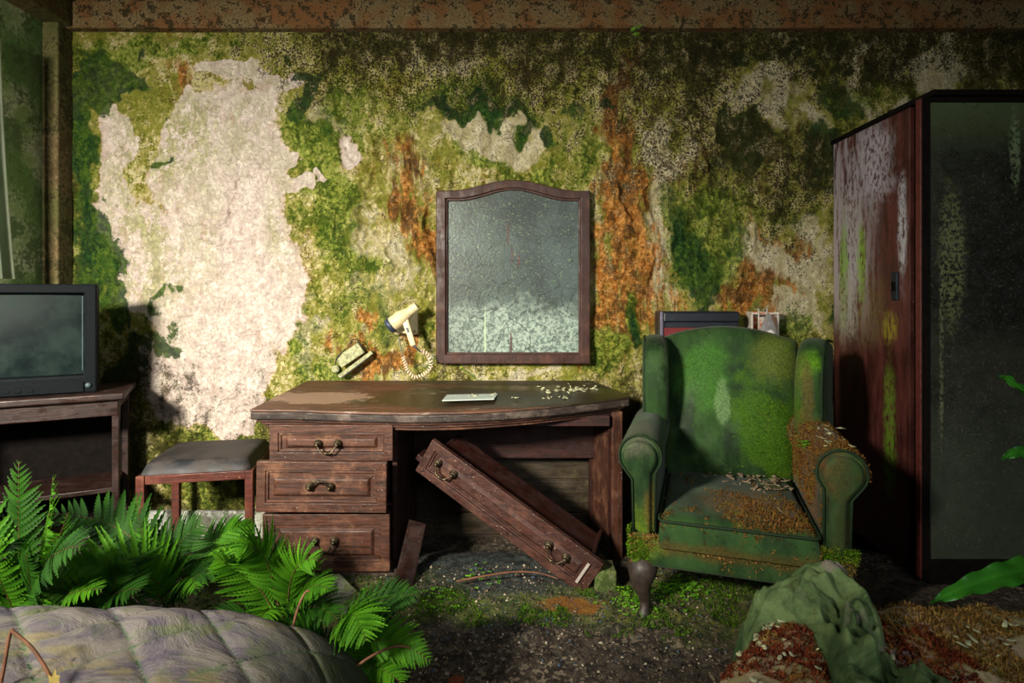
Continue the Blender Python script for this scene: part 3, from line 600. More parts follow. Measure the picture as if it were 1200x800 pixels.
# ---------------------------------------------------------------- armchair
def velvet():
    t = NT('mouldy_green_velvet', .72, .12); n = t.noise(7, 6, .65); v = t.noise(4, 6, .65, t.map((2.2, 1, .8))); f = t.noise(120, 4, .65)
    c = t.mix(t.ss(v, .36, .64), srgb(18,36,16), srgb(42,68,32))
    c = t.mix(t.math('MULTIPLY', t.ss(n, .52, .64), .5), c, srgb(58,82,46))
    def sp(c, p, r, k, a=1., soft=.45, na=1.2): return t.mix(t.math('MULTIPLY', t.spot(p, r, soft, na, 8), a), c, t.mix(t.ss(f, .38, .6), tuple(x*.55 for x in srgb(*k)[:3])+(1,), srgb(*k)))
    c = sp(c, (-.10,.2,.88), (.10,.3,.13), (62,108,36), .75); c = sp(c, (.16,.2,.68), (.14,.3,.22), (58,92,12), .95, .3); c = sp(c, (.20,.2,.95), (.09,.3,.12), (84,96,34), .8)
    c = sp(c, (-.02,.2,.75), (.025,.3,.10), (104,132,86), .7, .3); c = sp(c, (.30,0,1.0), (.05,.12,.08), (84,130,20), .95); c = sp(c, (.285,0,.8), (.018,.2,.22), (86,72,34), .7)
    c = sp(c, (.30,-.15,.60), (.13,.22,.17), (92,62,28), .95, .3); c = sp(c, (.12,-.20,.475), (.20,.16,.022), (100,70,28), .9, .5, .5); c = sp(c, (0,-.38,.355), (.42,.1,.03), (76,64,26), .8, .5)
    c = sp(c, (-.33,-.36,.37), (.07,.06,.10), (86,110,24), .9); c = sp(c, (-.28,-.37,.47), (.022,.04,.08), (96,80,34), .7); c = sp(c, (-.33,-.3,.70), (.06,.2,.05), (84,84,66), .6); c = sp(c, (.33,-.38,.45), (.05,.03,.25), (52,56,24), .7)
    t.rel(n, .006); t.rel(f, .0012); return t.done(c, t.ss(v, .35, .65, .5, .85), Sheen_Weight=.06)
M_velvet = velvet(); M_piping = plain('green_piping', (22,42,18), .8, 0, .3, .4, 60); M_cleg = plain('damp_black_wood', (58,48,42), .5, 0, .4, .5, 40)
ac = thing('armchair', 'green wing armchair with mossy velvet upholstery in front of the stained wall', 'armchair', (.868,-.635,0), R(-18))
MB().box((-.352,-.372,.270), (.352,.34,.372)).build('seat_base', M_velvet, ac, bevel=.022, seg=4, smooth=True)
def cushion_f(u, v):
    a = math.sin(math.pi/2*(u*2-1)); b = math.sin(math.pi/2*(v*2-1)); e = .16
    k = max(0, 1-abs(a)**(2/e))**e * max(0, 1-abs(b)**(2/e))**e
    return (a*.252, -.068+b*.328, .356 + k*(.108 + .016*(1-a*a)*(1-b*b) - .02*(v) + .006*mnoise.noise((a*2.1,b*2.3,1))))
m = MB().grid(36, 36, cushion_f); m.box((-.245,-.385,.350), (.245,.25,.360)); cu = m.build('seat_cushion', M_velvet, ac, smooth=True, fix=False)
loop = lambda z, hx, y0, y1, r=.03: [(hx-r+r*math.cos(a), y0+r+r*math.sin(a), z) if q == 3 else (hx-r+r*math.cos(a), y1-r+r*math.sin(a), z) if q == 0 else (-hx+r+r*math.cos(a), y1-r+r*math.sin(a), z) if q == 1 else (-hx+r+r*math.cos(a), y0+r+r*math.sin(a), z) for q in (0,1,2,3) for a in [math.pi/2*(q+j/4) for j in range(5)]]
lp = loop(.448, .2515, -.3945, .25); MB().tube(lp+lp[:1], .0055, 6).build('piping', M_piping, cu, smooth=True)
def back_f(u, v, front=True):
    a = math.sin(math.pi/2*(u*2-1)); b = math.sin(math.pi/2*(v*2-1)); e = .34
    zt = 1.085 - .062*a*a; x = a*(.292 - .012*(1-v)); z = .40 + (zt-.40)*(b*.5+.5)
    k = max(0, 1-abs(a)**(2/e))**e * max(0, 1-abs(b)**(2/e))**e; y = .255 + .10*(z-.4)/.68
    return (x, y - (.075*k + .035*k*(1-a*a)*math.sin(math.pi*min(1, (z-.38)/.55))) + .006*mnoise.noise((a*2,b*3,4)), z)
m = MB().grid(40, 44, back_f); n0 = len(m.v)
def back_b(u, v):
    x, y, z = back_f(u, v); return (x, .255 + .10*(z-.4)/.68 + .075*(1-(2*u-1)**8)*(1-(2*v-1)**8)**.5, z)
m.grid(40, 44, back_b); m.build('backrest', M_velvet, ac, smooth=True, fix=False)
for s in (-1, 1):
    prof = [(.085,.60),(.05,.70),(.032,.80),(.036,.88),(.055,.945),(.09,.995),(.14,1.03),(.22,1.05),(.40,1.03),(.35,.60)]
    Mw = basis((s*.322, 0, 0), (0,1,0), (s*1.0,.0,0), (0,0,1)); wx_, fl_ = (.335, 17) if s > 0 else (.305, 5); Mw = Matrix.Translation((s*wx_,.2,0)) @ Matrix.Rotation(R(-fl_*s), 4, 'Z') @ Matrix.Translation((-s*.322,-.2,0)) @ Mw
    m = MB().prism(prof, -.056, .054, Mw); wg = m.build('wing', M_velvet, ac, bevel=.042, seg=5, smooth=True)
    MB().tube([Mw @ Vector((y, .044, z)) for y, z in [(p[0]+.016, p[1]-.008) for p in prof[:9]]], .005, 6).build('piping', M_piping, wg, smooth=True)
    def arm_outline(o):
        pts = [(.262+o, .385), (.262+o, .60)]; cx, cz, r = .318, .655, .078-o
        pts += [(cx+r*math.cos(a), cz+r*math.sin(a)) for a in [R(200-i*15) for i in range(17)]]
        return [(s*x, z) for x, z in pts + [(.350-o, .57), (.345-o, .385)]]
    am = MB().prism(arm_outline(0), -.352, .30).build('arm', M_velvet, ac, bevel=.014, seg=3, smooth=True)
    MB().prism(arm_outline(.020), -.376, -.345).build('arm_front', M_velvet, am, bevel=.012, seg=3, smooth=True)
    ol = [(x, -.356, z) for x, z in arm_outline(.004)]; MB().tube(ol, .004, 6).build('piping', M_piping, am, smooth=True)
    for y, q in ((-.325, 1), (.30, -1)):
        pts = [(s*.305, y, .285), (s*.312, y-.012*q, .235), (s*.316, y-.010*q, .19), (s*.305, y+.002*q, .14), (s*.303, y+.002*q, .11), (s*.306, y-.012*q, .085), (s*.306, y-.016*q, .070)]
        MB().tube(pts, [.052,.050,.036,.022,.019,.026,.028], 10).build('leg', M_cleg, ac, smooth=True)
rg = np.random.default_rng(3)
def sample(n, fn, acc): # fn(r1, r2) -> (point, normal); acc(point) -> density
    P = []; N = []
    while n > 0:
        n -= 1; p, q = fn(rg.random(), rg.random())
        if rg.random() < acc(p): P.append(p); N.append(q)
    return np.array(P), np.array(N)
def nz(p, s): return mnoise.noise(Vector(p)*s)
P, N = sample(9000, lambda a, b: (back_f(a, b), (0,-1,.1)), lambda p: max(0, 1.1*math.exp(-math.hypot((p[0]-.18)/.12, (p[2]-.64)/.22)**2) + nz(p, 10)*.6 + nz(p, 36)*.3 - .1)); tag(tufts('moss', P, N, .008, .0016, 2, M_mgreen, ac), 'bright green moss on the backrest')
P, N = sample(12000, lambda a, b: (cushion_f(a, .75*b), (0,-.2,1)), lambda p: max(0, 1.0*math.exp(-math.hypot((p[0]-.10)/.15, (p[1]+.26)/.15)**2) + nz(p, 14)*.5 + nz(p, 40)*.3 - .12)*(.45+.55*(p[2] > .44))); tag(tufts('moss', P, N, .009, .002, 3, M_mbrown, ac), 'brown moss on the seat cushion')
def armtop(a, b):
    t = R(-20 + 230*a); return ((.318+.079*math.cos(t), -.352+.62*b, .655+.079*math.sin(t)), (math.cos(t), 0, math.sin(t)))
P, N = sample(3600, armtop, lambda p: .62+nz(p, 10)*1.0); P2_, N2 = sample(1800, lambda a, b: ((.26, -.352+.6*b, .47+.16*a), (-1,0,0)), lambda p: .5+nz(p, 10)*1.1)
tag(tufts('moss', np.vstack([P, P2_]), np.vstack([N, N2]), .008, .0018, 3, M_mbrown, ac), 'brown moss over the arm')
P, N = sample(5200, lambda a, b: ((-.355+.71*a, -.374, .285+.105*b), (0,-1,.3)), lambda p: max(0, (p[2]-.30)/.09*.8 + nz(p, 14)*1.1 - .05 + (.5 if p[0] < -.27 else 0))); tag(tufts('moss', P, N, .006, .0016, 2, M_mgold, ac), 'ochre moss along the base')
P, N = sample(1000, lambda a, b: ((-.36+.07*a, -.374, .30+.10*b) if b < .7 else (-.357, -.37+.1*a, .30+.1*b), (-.4,-1,.3)), lambda p: .6+nz(p, 16)); P2_, N2 = sample(1000, lambda a, b: ((.25+.11*a, -.378, .38+.04*b), (0,-.8,.6)), lambda p: .4+nz(p, 16))
tag(tufts('moss', np.vstack([P, P2_]), np.vstack([N, N2]), .009, .002, 3, M_mgreen, ac), 'green moss at the corners')
fl = [(rg.normal(.13, .07), rg.normal(.10, .08), .466) for _ in range(60)] + [(rg.uniform(-.1, .2), rg.uniform(-.33, .1), .462) for _ in range(16)]; flakes('plaster_flakes', fl, .014, M_flakeb, ac, 4)
fl = [(.325+rg.normal(0, .03), -.33+.35*rg.random(), .728) for _ in range(16)]; flakes('paint_flakes', fl, .016, M_flake, ac, 5)
# ---------------------------------------------------------------- beds
def cloth_mat():
    t = NT('mildewed_quilt', .85, .2); v = t.noise(4.5, 6, .65, t.map((1, 1.6, 1), (0, 0, .6)), 1.5); n = t.noise(11, 6, .65); f = t.noise(160, 3, .6)
    c = t.mix(t.ss(v, .4, .6), srgb(78,72,84), srgb(112,106,102)); c = t.mix(t.math('MULTIPLY', t.ss(n, .5, .66), .8), c, srgb(88,96,66))
    c = t.mix(t.math('MULTIPLY', t.ss(t.noise(6, 5, .6, t.map((1,2,1), (0,0,.5), (3,1,0))), .56, .66), .7), c, srgb(118,108,76))
    c = t.mix(t.ss(t.attr('seam'), .35, .9), c, srgb(78,100,72)); c = t.mix(t.math('MULTIPLY', t.ss(t.axis(0), .62, .88), .8), c, srgb(40,50,30))
    c = t.mix(t.math('MULTIPLY', t.ss(t.noise(60, 2), .70, .74), .7), c, srgb(50,44,34))
    t.rel(v, .012); t.rel(f, .0008); return t.done(c)
M_quilt = cloth_mat()
ue = np.sin(np.linspace(-math.pi/2, math.pi/2, 300)); xs = -1.245 + 1.0*ue; ys = -2.12 + .63*np.sin(np.linspace(-math.pi/2, math.pi/2, 240)); X, Y = np.meshgrid(xs-.05, ys+.02)
kx = np.clip(1-np.abs((X+1.295)/1.0)**5.5, 0, 1)**(1/2.4); ky = np.clip(1-np.abs((Y+2.10)/.63)**12, 0, 1)**(1/3)
q = 0.155; s_ = ((X+Y)/math.sqrt(2)+1.7805)/q + .12*(fbm(X*3, Y*3, 3, 2)-.5); t_ = ((X-Y)/math.sqrt(2)-.681)/q + .12*(fbm(X*3, Y*3, 3, 4)-.5)
ds = np.abs(s_-np.round(s_))*q; dt = np.abs(t_-np.round(t_))*q; seam = np.maximum(np.exp(-(ds/.004)**2), np.exp(-(dt/.004)**2))
puff = .009*(np.minimum(ds, .05)/.05)**.5*(np.minimum(dt, .05)/.05)**.5
wr = .005*(1-np.abs(2*fbm((X+Y)*9, (X-Y)*4, 4, 6)-1)*1.5)
Z = .10 + kx*ky*.412 + kx*ky*(puff + wr + .014*(fbm(X*2.5, Y*2.5, 3, 9)-.5)) - .006*seam
bd = thing('bed', 'bed under mildewed grey-green quilted bedspread in front of the ferns', 'bed', (-1.25,-2.1,.08))
o = grid_mesh('bedspread', X+1.25, Y+2.1, Z-.08, M_quilt, bd, dict(seam=seam))
for v in (): pass
MB().box((-.88,-.50,.02), (.80,.50,.24)).build('bed_base', M_wooddk, bd, bevel=.01)
def mattress_mat():
    t = NT('stained_mattress', .9, .15); n = t.noise(5, 6, .65); f = t.noise(40, 5, .65)
    c = t.mix(t.ss(n, .38, .62), srgb(150,132,108), srgb(126,118,76)); c = t.mix(t.math('MULTIPLY', t.ss(f, .5, .62), .6), c, srgb(100,104,50))
    c = t.mix(t.math('MULTIPLY', t.ss(t.noise(8, 5, .6), .56, .64), .7), c, srgb(104,86,92)); t.rel(n, .01); t.rel(f, .004); return t.done(c)
M_matt = mattress_mat()
def bed_z(X, Y):
    xl = .33 + .27*sst(-1.75, -1.33, Y)*1.0; a = np.clip((X-xl)/.20, 0, 1); b = np.clip((-1.28-Y)/.16, 0, 1); k = (1-(1-a)**2.2)**.5*(1-(1-b)**2.2)**.5
    return .09 + k*(.325 + .05*(fbm(X*4, Y*4, 4, 13)-.5) + .035*(fbm(X*14, Y*14, 3, 15)-.5) - .04*sst(1.0, 1.5, X))
X, Y = np.meshgrid(np.arange(.28, 2.4, .0125), np.arange(-2.7, -1.26, .0125)); Z = bed_z(X, Y)
be = thing('bed', 'collapsed bed overgrown with reddish-brown moss in front of the armchair', 'bed', (1.3,-2.0,.08))
grid_mesh('mattress', X-1.3, Y+2.0, Z-.08, M_matt, be)
PL = [Vector((.52,-1.345,0)), Vector((.68,-1.372,0)), Vector((.78,-1.42,0)), Vector((.805,-1.53,0)), Vector((.755,-1.64,0)), Vector((.74,-1.80,0)), Vector((.76,-2.0,0))]
WD = [.030,.070,.10,.085,.060,.10,.11]; HT = [.015,.075,.10,.095,.055,.085,.09]
def bundle_at(X, Y):
    best = np.full(X.shape, 9.); hh = np.zeros_like(X); sN = np.zeros_like(X); acc = 0; side = np.zeros_like(X)
    for i in range(len(PL)-1):
        a, b = PL[i], PL[i+1]; dx, dy = b.x-a.x, b.y-a.y; l2 = dx*dx+dy*dy; t = np.clip(((X-a.x)*dx+(Y-a.y)*dy)/l2, 0, 1); d = np.hypot(X-a.x-t*dx, Y-a.y-t*dy)/(WD[i]+(WD[i+1]-WD[i])*t)
        sg = np.sign((X-a.x)*dy-(Y-a.y)*dx); m = d < best; best = np.where(m, d, best); hh = np.where(m, HT[i]+(HT[i+1]-HT[i])*t, hh); sN = np.where(m, acc+t*math.sqrt(l2), sN); side = np.where(m, d*sg, side); acc += math.sqrt(l2)
    return best, hh, sN, side
X2, Y2 = np.meshgrid(np.arange(.44, .98, .005), np.arange(-2.1, -1.24, .005)); B, HH, SN, SD = bundle_at(X2, Y2)
B = B + .25*(fbm(X2*14, Y2*14, 3, 5)-.5); k = np.clip(1-B**2, 0, 1)**.45
fold = (1-np.abs(2*fbm(SD*.9+SN*4, SN*7-SD*.9, 2, 33)-1)*2.4) + .6*(1-np.abs(2*fbm(SD*2+SN*9, SN*5+SD*1.6, 2, 43)-1)*2.8) + .3*(1-np.abs(2*fbm(SD*4+SN*16, SN*11-SD*3, 2, 53)-1)*2.8)
Z2 = bed_z(X2, Y2) - .03*(B > 1.0) + k*(HH - .01 + .036*fold) + .004 - .04*sst(.95, 1.12, B)
keep = B < 1.12
def cloth2():
    t = NT('crumpled_bedspread_cloth', .85, .2); n = t.noise(8, 6, .65, None, .8); f = t.noise(90, 4, .6)
    c = t.mix(t.ss(n, .38, .62), srgb(40,60,32), srgb(88,106,66)); c = t.mix(t.math('MULTIPLY', t.ss(t.noise(6, 5, .6), .55, .64), .8), c, srgb(112,98,96)); c = t.mix(t.math('MULTIPLY', t.ss(f, .56, .66), .4), c, srgb(70,56,30))
    t.rel(n, .006); t.rel(f, .0015); return t.done(c)
cb = grid_mesh('crumpled_bedspread', X2, Y2, Z2, cloth2()); bm = bmesh.new(); bm.from_mesh(cb.data); bm.verts.ensure_lookup_table(); kf = keep.ravel()
bmesh.ops.delete(bm, geom=[v for v in bm.verts if not kf[v.index]], context='VERTS'); bm.to_mesh(cb.data); bm.free()
sm = cb.modifiers.new('smooth', 'SMOOTH'); sm.iterations = 2
tag(cb, 'crumpled green bedspread heaped in folds on the moss-covered bed', 'bedspread')
n = 30000; px = rg.uniform(.36, 2.2, n); py = rg.uniform(-2.2, -1.28, n); pz = bed_z(px, py); bb = bundle_at(px, py)[0]
den = fbm(px*5, py*5, 4, 23) + .10*sst(.35, .6, px); ok = (den > .44) & (pz > .30) & (px > .42+.27*sst(-1.75, -1.33, py)*.8 + .16*(fbm(px*9, py*9, 3, 6)-.4)) & ((bb > .95) | ((bb > .3) & (px > .78) & (fbm(px*12, py*12, 3, 66) > .52))); pz = pz + .06*np.clip(1-bb**2, 0, 1)**.5*(bb < .95); P = np.stack([px, py, pz], 1)[ok] - (1.3, -2.0, .08); N = np.tile((0, -.15, 1.), (len(P), 1)); r = P[:, 0] + .25*(fbm(P[:, 0]*6+9, P[:, 1]*6+9, 3, 4)-.5)*4
tag(tufts('moss', P[r < -.38], N[r < -.38], .012, .0022, 4, M_mred, be), 'red-brown moss'); tag(tufts('moss', P[r >= -.38], N[r >= -.38], .012, .0022, 4, M_mgold, be), 'golden brown moss')
fp = [(x, y, float(bed_z(np.array(x), np.array(y)))+.010) for x, y in [(rg.uniform(.5, .75), rg.uniform(-1.75, -1.36)) for _ in range(24)] + [(rg.uniform(.8, 1.6), rg.uniform(-1.8, -1.4)) for _ in range(34)] + [(rg.normal(.64, .05), rg.normal(-1.44, .02)) for _ in range(26)]]
flakes('paint_flakes', [(a-1.3, b+2.0, c_-.08) for a, b, c_ in fp], .011, M_flake, be, 8)
# ---------------------------------------------------------------- ferns
def leaf_mat(name, a, b, rough=.6, trans=.4, spec=.15):
    t = NT(name, rough, spec); n = t.noise(9, 4, .6); tone = t.attr('tone')
    c = t.mix(t.math('ADD', t.math('MULTIPLY', tone, .7), t.math('MULTIPLY', t.ss(n, .35, .65), .3)), srgb(*a), srgb(*b)); t.L(c, t.b.inputs['Base Color'])
    tr = t.n.new('ShaderNodeBsdfTranslucent'); t.L(c, tr.inputs[0]); mx = t.n.new('ShaderNodeMixShader'); mx.inputs[0].default_value = trans
    t.L(t.b.outputs[0], mx.inputs[1]); t.L(tr.outputs[0], mx.inputs[2]); t.L(mx.outputs[0], t.n['Material Output'].inputs[0]); return t.m
M_fern = leaf_mat('fern_green', (28,76,8), (84,140,24)); M_fernd = leaf_mat('fern_deep_green', (14,46,7), (44,88,15)); M_strap = leaf_mat('glossy_strap_leaf', (18,72,16), (60,130,36), .3, .2, .4); M_sprout = leaf_mat('sprout_green', (70,140,20), (140,196,60))
M_stem = plain('brown_stem', (84,62,34), .6, 0, .3, .4, 40); M_dead = plain('dry_brown_stem', (112,74,52), .7, 0, .3, .4, 40)
def frond(parent, p0, p1, p2, W=.13, n=22, mat=None, seed=0, face=None, bare=.22, name='frond', droop=.25):
    """p0 base, p1 control, p2 tip of the midrib; pinnae of half-length W; face = direction the blade faces"""
    rr = random.Random(seed); V = []; T = []; tone = []
    bz = lambda t: p0*(1-t)**2 + p1*(2*t*(1-t)) + p2*t*t; dbz = lambda t: ((p1-p0)*(1-t)+(p2-p1)*t).normalized()
    L = sum((bz((i+1)/12)-bz(i/12)).length for i in range(12)); up0 = face or Vector((0,-.5,1))
    def quadstrip(A, B):
        b = len(V); V.extend(A); V.extend(B); k = len(A)
        for i in range(k-1): T.extend([(b+i, b+i+1, b+k+i+1), (b+i, b+k+i+1, b+k+i)])
        return 2*k
    for i in range(n):
        u = (i+.5)/n; t = bare + (1-bare)*u; c = bz(t); d = dbz(t); up = (up0 - d*up0.dot(d)).normalized(); sd = d.cross(up)
        env = min(1, .55+1.6*u)*(1-u**2.2)**.8 + .05; ll = W*env
        for s in (-1, 1):
            if rr.random() < .03: continue
            l = ll*rr.uniform(.88, 1.08); ang = R(62 + rr.uniform(-6, 6) - 18*u); ax = (sd*s*math.sin(ang) + d*math.cos(ang) + up*rr.uniform(-.05, .18)).normalized()
            hw = min(L/n*.66*(1-bare), l*.14); nn = 9 if l > .05 else 5; mid = []; e1 = []; e2 = []; pn = ax.cross(d).normalized(); bl = up.cross(ax).normalized()
            for k in range(nn*2+1):
                a = k/(nn*2); q = c + ax*(l*a) - up*(droop*l*a*a) + d*(.10*l*a*a); w = hw*(min(1, .75+a)*(1-a**2.4)+.04)*(1.12 if k % 2 else .70)
                mid.append(q); e1.append(q + bl*w + up*(.18*w) + ax*(.4*hw*(k % 2))); e2.append(q - bl*w + up*(.18*w) + ax*(.4*hw*(k % 2)))
            tn = min(1, max(0, .5 + rr.gauss(0, .22))); c_ = quadstrip(mid, e1) + quadstrip(e2, mid); tone.extend([tn]*c_)
    m = MB(); pts = [bz(i/14) for i in range(15)]; r0 = .0028*(L/.5)**.5; 
    o = tri_mesh(name, V, T, mat or M_fern, parent, tone); o.data.shade_smooth()
    m.tube(pts, [r0*(1-.75*i/14) for i in range(15)], 5); m.build('midrib', M_stem, o, smooth=True); return o
def fern(base, specs, label, extra=0, seed=1, group=None, mat=None):
    """specs: (control px, control py, d), (tip px, tip py, d), W, n"""
    b = pt(*base); b.z = max(.07, b.z); f = thing('fern', label, 'fern', b, 0, group); rr = random.Random(seed)
    for i, (c, t, W, n, face) in enumerate(specs):
        n = int(n*1.3); W = W*1.08
        frond(f, Vector((rr.uniform(-.02, .02), rr.uniform(-.02, .02), 0)), pt(*c)-b, pt(*t)-b, W, n, mat or (M_fern if i % 3 else M_fernd), seed*31+i, Vector(face) if face else None)
    for i in range(extra):
        a = rr.uniform(0, 6.28); l = rr.uniform(.22, .42); h = rr.uniform(.12, .34); dr = Vector((math.cos(a), math.sin(a)*.6, 0))
        frond(f, Vector((0,0,0)), dr*l*.35 + Vector((0,0,h*1.1)), dr*l + Vector((0,0,h*rr.uniform(.5, .9))), rr.uniform(.07, .12), 24, M_fernd if i % 2 else M_fern, seed*77+i)
    return f
U = (0,-1,.35); UP = (0,-.45,1)
fern((30,735,1.62), [((20,640,1.62),(22,540,1.60),.085,17,U), ((60,620,1.56),(62,558,1.45),.075,16,(-.6,-.8,.5)), ((-30,600,1.6),(-60,560,1.55),.10,18,U), ((40,640,1.45),(95,640,1.35),.10,18,(.2,-.8,.8)),
   ((-10,640,1.5),(-90,650,1.45),.12,20,UP), ((60,655,1.5),(80,600,1.42),.045,16,(.9,-.4,.1)), ((40,690,1.5),(30,650,1.4),.08,16,U), ((0,680,1.5),(-30,610,1.4),.09,18,U), ((60,690,1.45),(120,690,1.4),.07,18,UP)], 'tall fern with upright pale tips under the old television', 4, 3, 'ferns growing through the floor')
fern((205,725,1.70), [((185,600,1.86),(55,602,1.86),.125,17,(0,-1,.6)), ((175,690,1.6),(160,585,1.75),.05,14,U), ((190,640,1.62),(75,668,1.55),.135,20,(0,-1,.55)), ((170,660,1.7),(238,612,1.72),.12,20,(-.2,-1,.5)),
   ((220,650,1.7),(230,690,1.55),.10,18,UP), ((150,690,1.6),(110,705,1.5),.09,18,UP), ((190,680,1.6),(260,665,1.6),.10,18,UP)], 'fern arching over the floor in front of the stool', 3, 7, 'ferns growing through the floor')
fern((332,745,1.66), [((330,680,1.68),(331,628,1.70),.035,15,(.7,-.7,.2)), ((330,650,1.66),(372,655,1.58),.085,20,(.5,-.7,.7)), ((300,660,1.66),(252,655,1.6),.10,20,UP), ((310,640,1.7),(275,650,1.62),.11,20,U),
   ((350,670,1.6),(385,690,1.5),.08,20,UP), ((320,690,1.6),(300,735,1.45),.09,18,UP), ((360,690,1.6),(395,725,1.5),.08,18,UP)], 'fern with narrow upright frond against the lowest desk drawer', 3, 11, 'ferns growing through the floor')
fern((392,800,1.52), [((415,690,1.55),(492,697,1.5),.075,24,(.1,-.6,.8)), ((425,715,1.45),(505,775,1.40),.075,22,(.3,-.8,.6)), ((400,740,1.5),(440,715,1.5),.08,20,UP), ((370,720,1.5),(345,760,1.4),.08,18,UP), ((430,760,1.45),(470,800,1.35),.08,18,UP)], 'fern with fronds fanning onto bare debris beside the quilted bed', 3, 13, 'ferns growing through the floor')
fern((120,740,1.52), [((110,690,1.5),(165,690,1.42),.09,20,UP), ((100,690,1.5),(60,700,1.42),.08,18,UP), ((130,680,1.5),(150,650,1.5),.05,16,U)], 'low dark fern between tall fern and bed edge', 3, 17, 'ferns growing through the floor', M_fernd)
# hart's-tongue leaves at the right
def strap(parent, p0, p1, p2, W, seed=0, face=Vector((0,-.6,1)), name='leaf'):
    rr = random.Random(seed); rows = []; N_ = 40; V = []; T = []; bz = lambda t: p0*(1-t)**2 + p1*(2*t*(1-t)) + p2*t*t
    for i in range(N_+1):
        t = i/N_; d = (bz(min(1, t+.01))-bz(max(0, t-.01))).normalized(); sd = d.cross(face).normalized(); up = sd.cross(d); w = W*min(1, .35+t*1.6)*(1-t**5)**.8+.001; wv = math.sin(i*1.3)*.24*W
        V += [bz(t) - sd*w + up*(wv+.25*w), bz(t) - sd*w*.5 + up*(.10*w), bz(t) - sd*.004, bz(t) + up*-.004, bz(t) + sd*.004, bz(t) + sd*w*.5 + up*(.10*w), bz(t) + sd*w + up*(-wv+.25*w)]
    for i in range(N_):
        for k in range(6): a = i*7+k; T += [(a, a+1, a+8), (a, a+8, a+7)]
    o = tri_mesh(name, V, T, M_strap, parent, [.5+.4*math.sin(j//7*.9)*.5+ (.3 if j % 7 in (2,4) else 0) for j in range(len(V))]); o.data.shade_smooth(); return o
b = pt(1300, 720, 1.62); b.z = .42; sf = thing('strap_fern', 'glossy strap-leaved fern with wavy leaf reaching over the mossy bed', 'fern', b)
strap(sf, Vector((0,0,0)), pt(1240,640,1.58)-b, pt(1091,706,1.52)-b, .036, 1); strap(sf, Vector((0,0,0)), Vector((.1,.1,.35)), Vector((.3,.1,.4)), .036, 2)
b = pt(1330, 640, 1.35); b.z = .40; sf2 = thing('strap_fern', 'bright curled leaf tips in front of the wardrobe mirror', 'fern', b)
strap(sf2, Vector((0,0,0)), pt(1260,480,1.35)-b, pt(1171,440,1.33)-b, .026, 3, Vector((.3,-.8,.5))); strap(sf2, Vector((0,0,0)), pt(1230,490,1.35)-b, pt(1175,538,1.33)-b, .020, 4, Vector((-.2,-.8,.6)))
# little plants, moss cushions, stones
def sprouts(name, P, sz, mat, parent=None, seed=1):
    rg = np.random.default_rng(seed); V = []; T = []; tn = []
    for p in P:
        h = sz*rg.uniform(.6, 2.2); lean = rg.normal(0, .5, 2)*h; top = np.array([p[0]+lean[0], p[1]+lean[1], p[2]+h])
        b = len(V); V += [(p[0]-.0006, p[1], p[2]), (p[0]+.0006, p[1], p[2]), tuple(top)]; T.append((b, b+1, b+2)); g = rg.random(); tn += [g]*3
        for k in range(3):
            a = rg.random()*2 + k*2.1; r = sz*rg.uniform(.4, .9); c = top + np.array([math.cos(a), math.sin(a), .1])*r*.8; b = len(V)
            V += [tuple(top)] + [tuple(c + r*.75*np.array([math.cos(q), math.sin(q), .35*math.sin(q*2+a)])) for q in np.linspace(0, 5.24, 6)]
            T += [(b, b+1+i, b+1+(i+1) % 6) for i in range(6)]; tn += [min(1, max(0, g+rg.normal(0, .15)))]*7
    o = tri_mesh(name, V, T, mat, parent, tn); o['kind'] = 'stuff'; return o
def fz(x, y): return float(floor_z(np.array(x), np.array(y)))
def patch(cx, cy, d, n, rx, ry, sz, label, seed):
    c = pt(cx, cy, d); c.z = fz(c.x, c.y); rr = random.Random(seed); P = [(c.x+rr.gauss(0, rx), c.y+rr.gauss(0, ry), c.z) for _ in range(n)]
    tag(sprouts('seedling_patch', P, sz, M_sprout, None, seed), label, 'plants', None, 'stuff')
patch(745, 690, 2.1, 120, .05, .05, .008, 'small bright green seedlings sprouting below the fallen drawer corner', 1)
patch(795, 690, 2.2, 110, .06, .05, .010, 'green seedlings growing behind the armchair front leg', 2)
patch(518, 690, 2.15, 34, .03, .04, .009, 'tiny seedlings in front of the desk pedestal', 3)
patch(562, 662, 2.3, 22, .05, .05, .008, 'scattered tiny seedlings on dark carpet below the leaning drawer', 4)
patch(430, 690, 2.1, 46, .05, .03, .011, 'green seedlings beside the mossy tile', 5)
rg = np.random.default_rng(21)
def floorpts(n, x0, x1, y0, y1, thr, sc=5):
    x = rg.uniform(x0, x1, n); y = rg.uniform(y0, y1, n); ok = fbm(x*sc, y*sc, 4, 27) > thr; x, y = x[ok], y[ok]
    return np.stack([x, y, floor_z(x, y) + .030*(fbm(x*4, y*4, 4, 3)-.5) + .018*(fbm(x*16, y*16, 4, 5)-.5)], 1)
P = np.vstack([floorpts(2600, -.35, .35, -.95, -.72, .48), floorpts(5000, .25, 1.1, -1.0, -.6, .46), floorpts(2500, -1.3, -.4, -1.1, -.6, .5)])
tag(tufts('floor_moss', P, np.tile((0,0,1.), (len(P), 1)), .010, .002, 3, M_mfloor), 'low green moss creeping over the debris floor', 'moss', None, 'stuff')
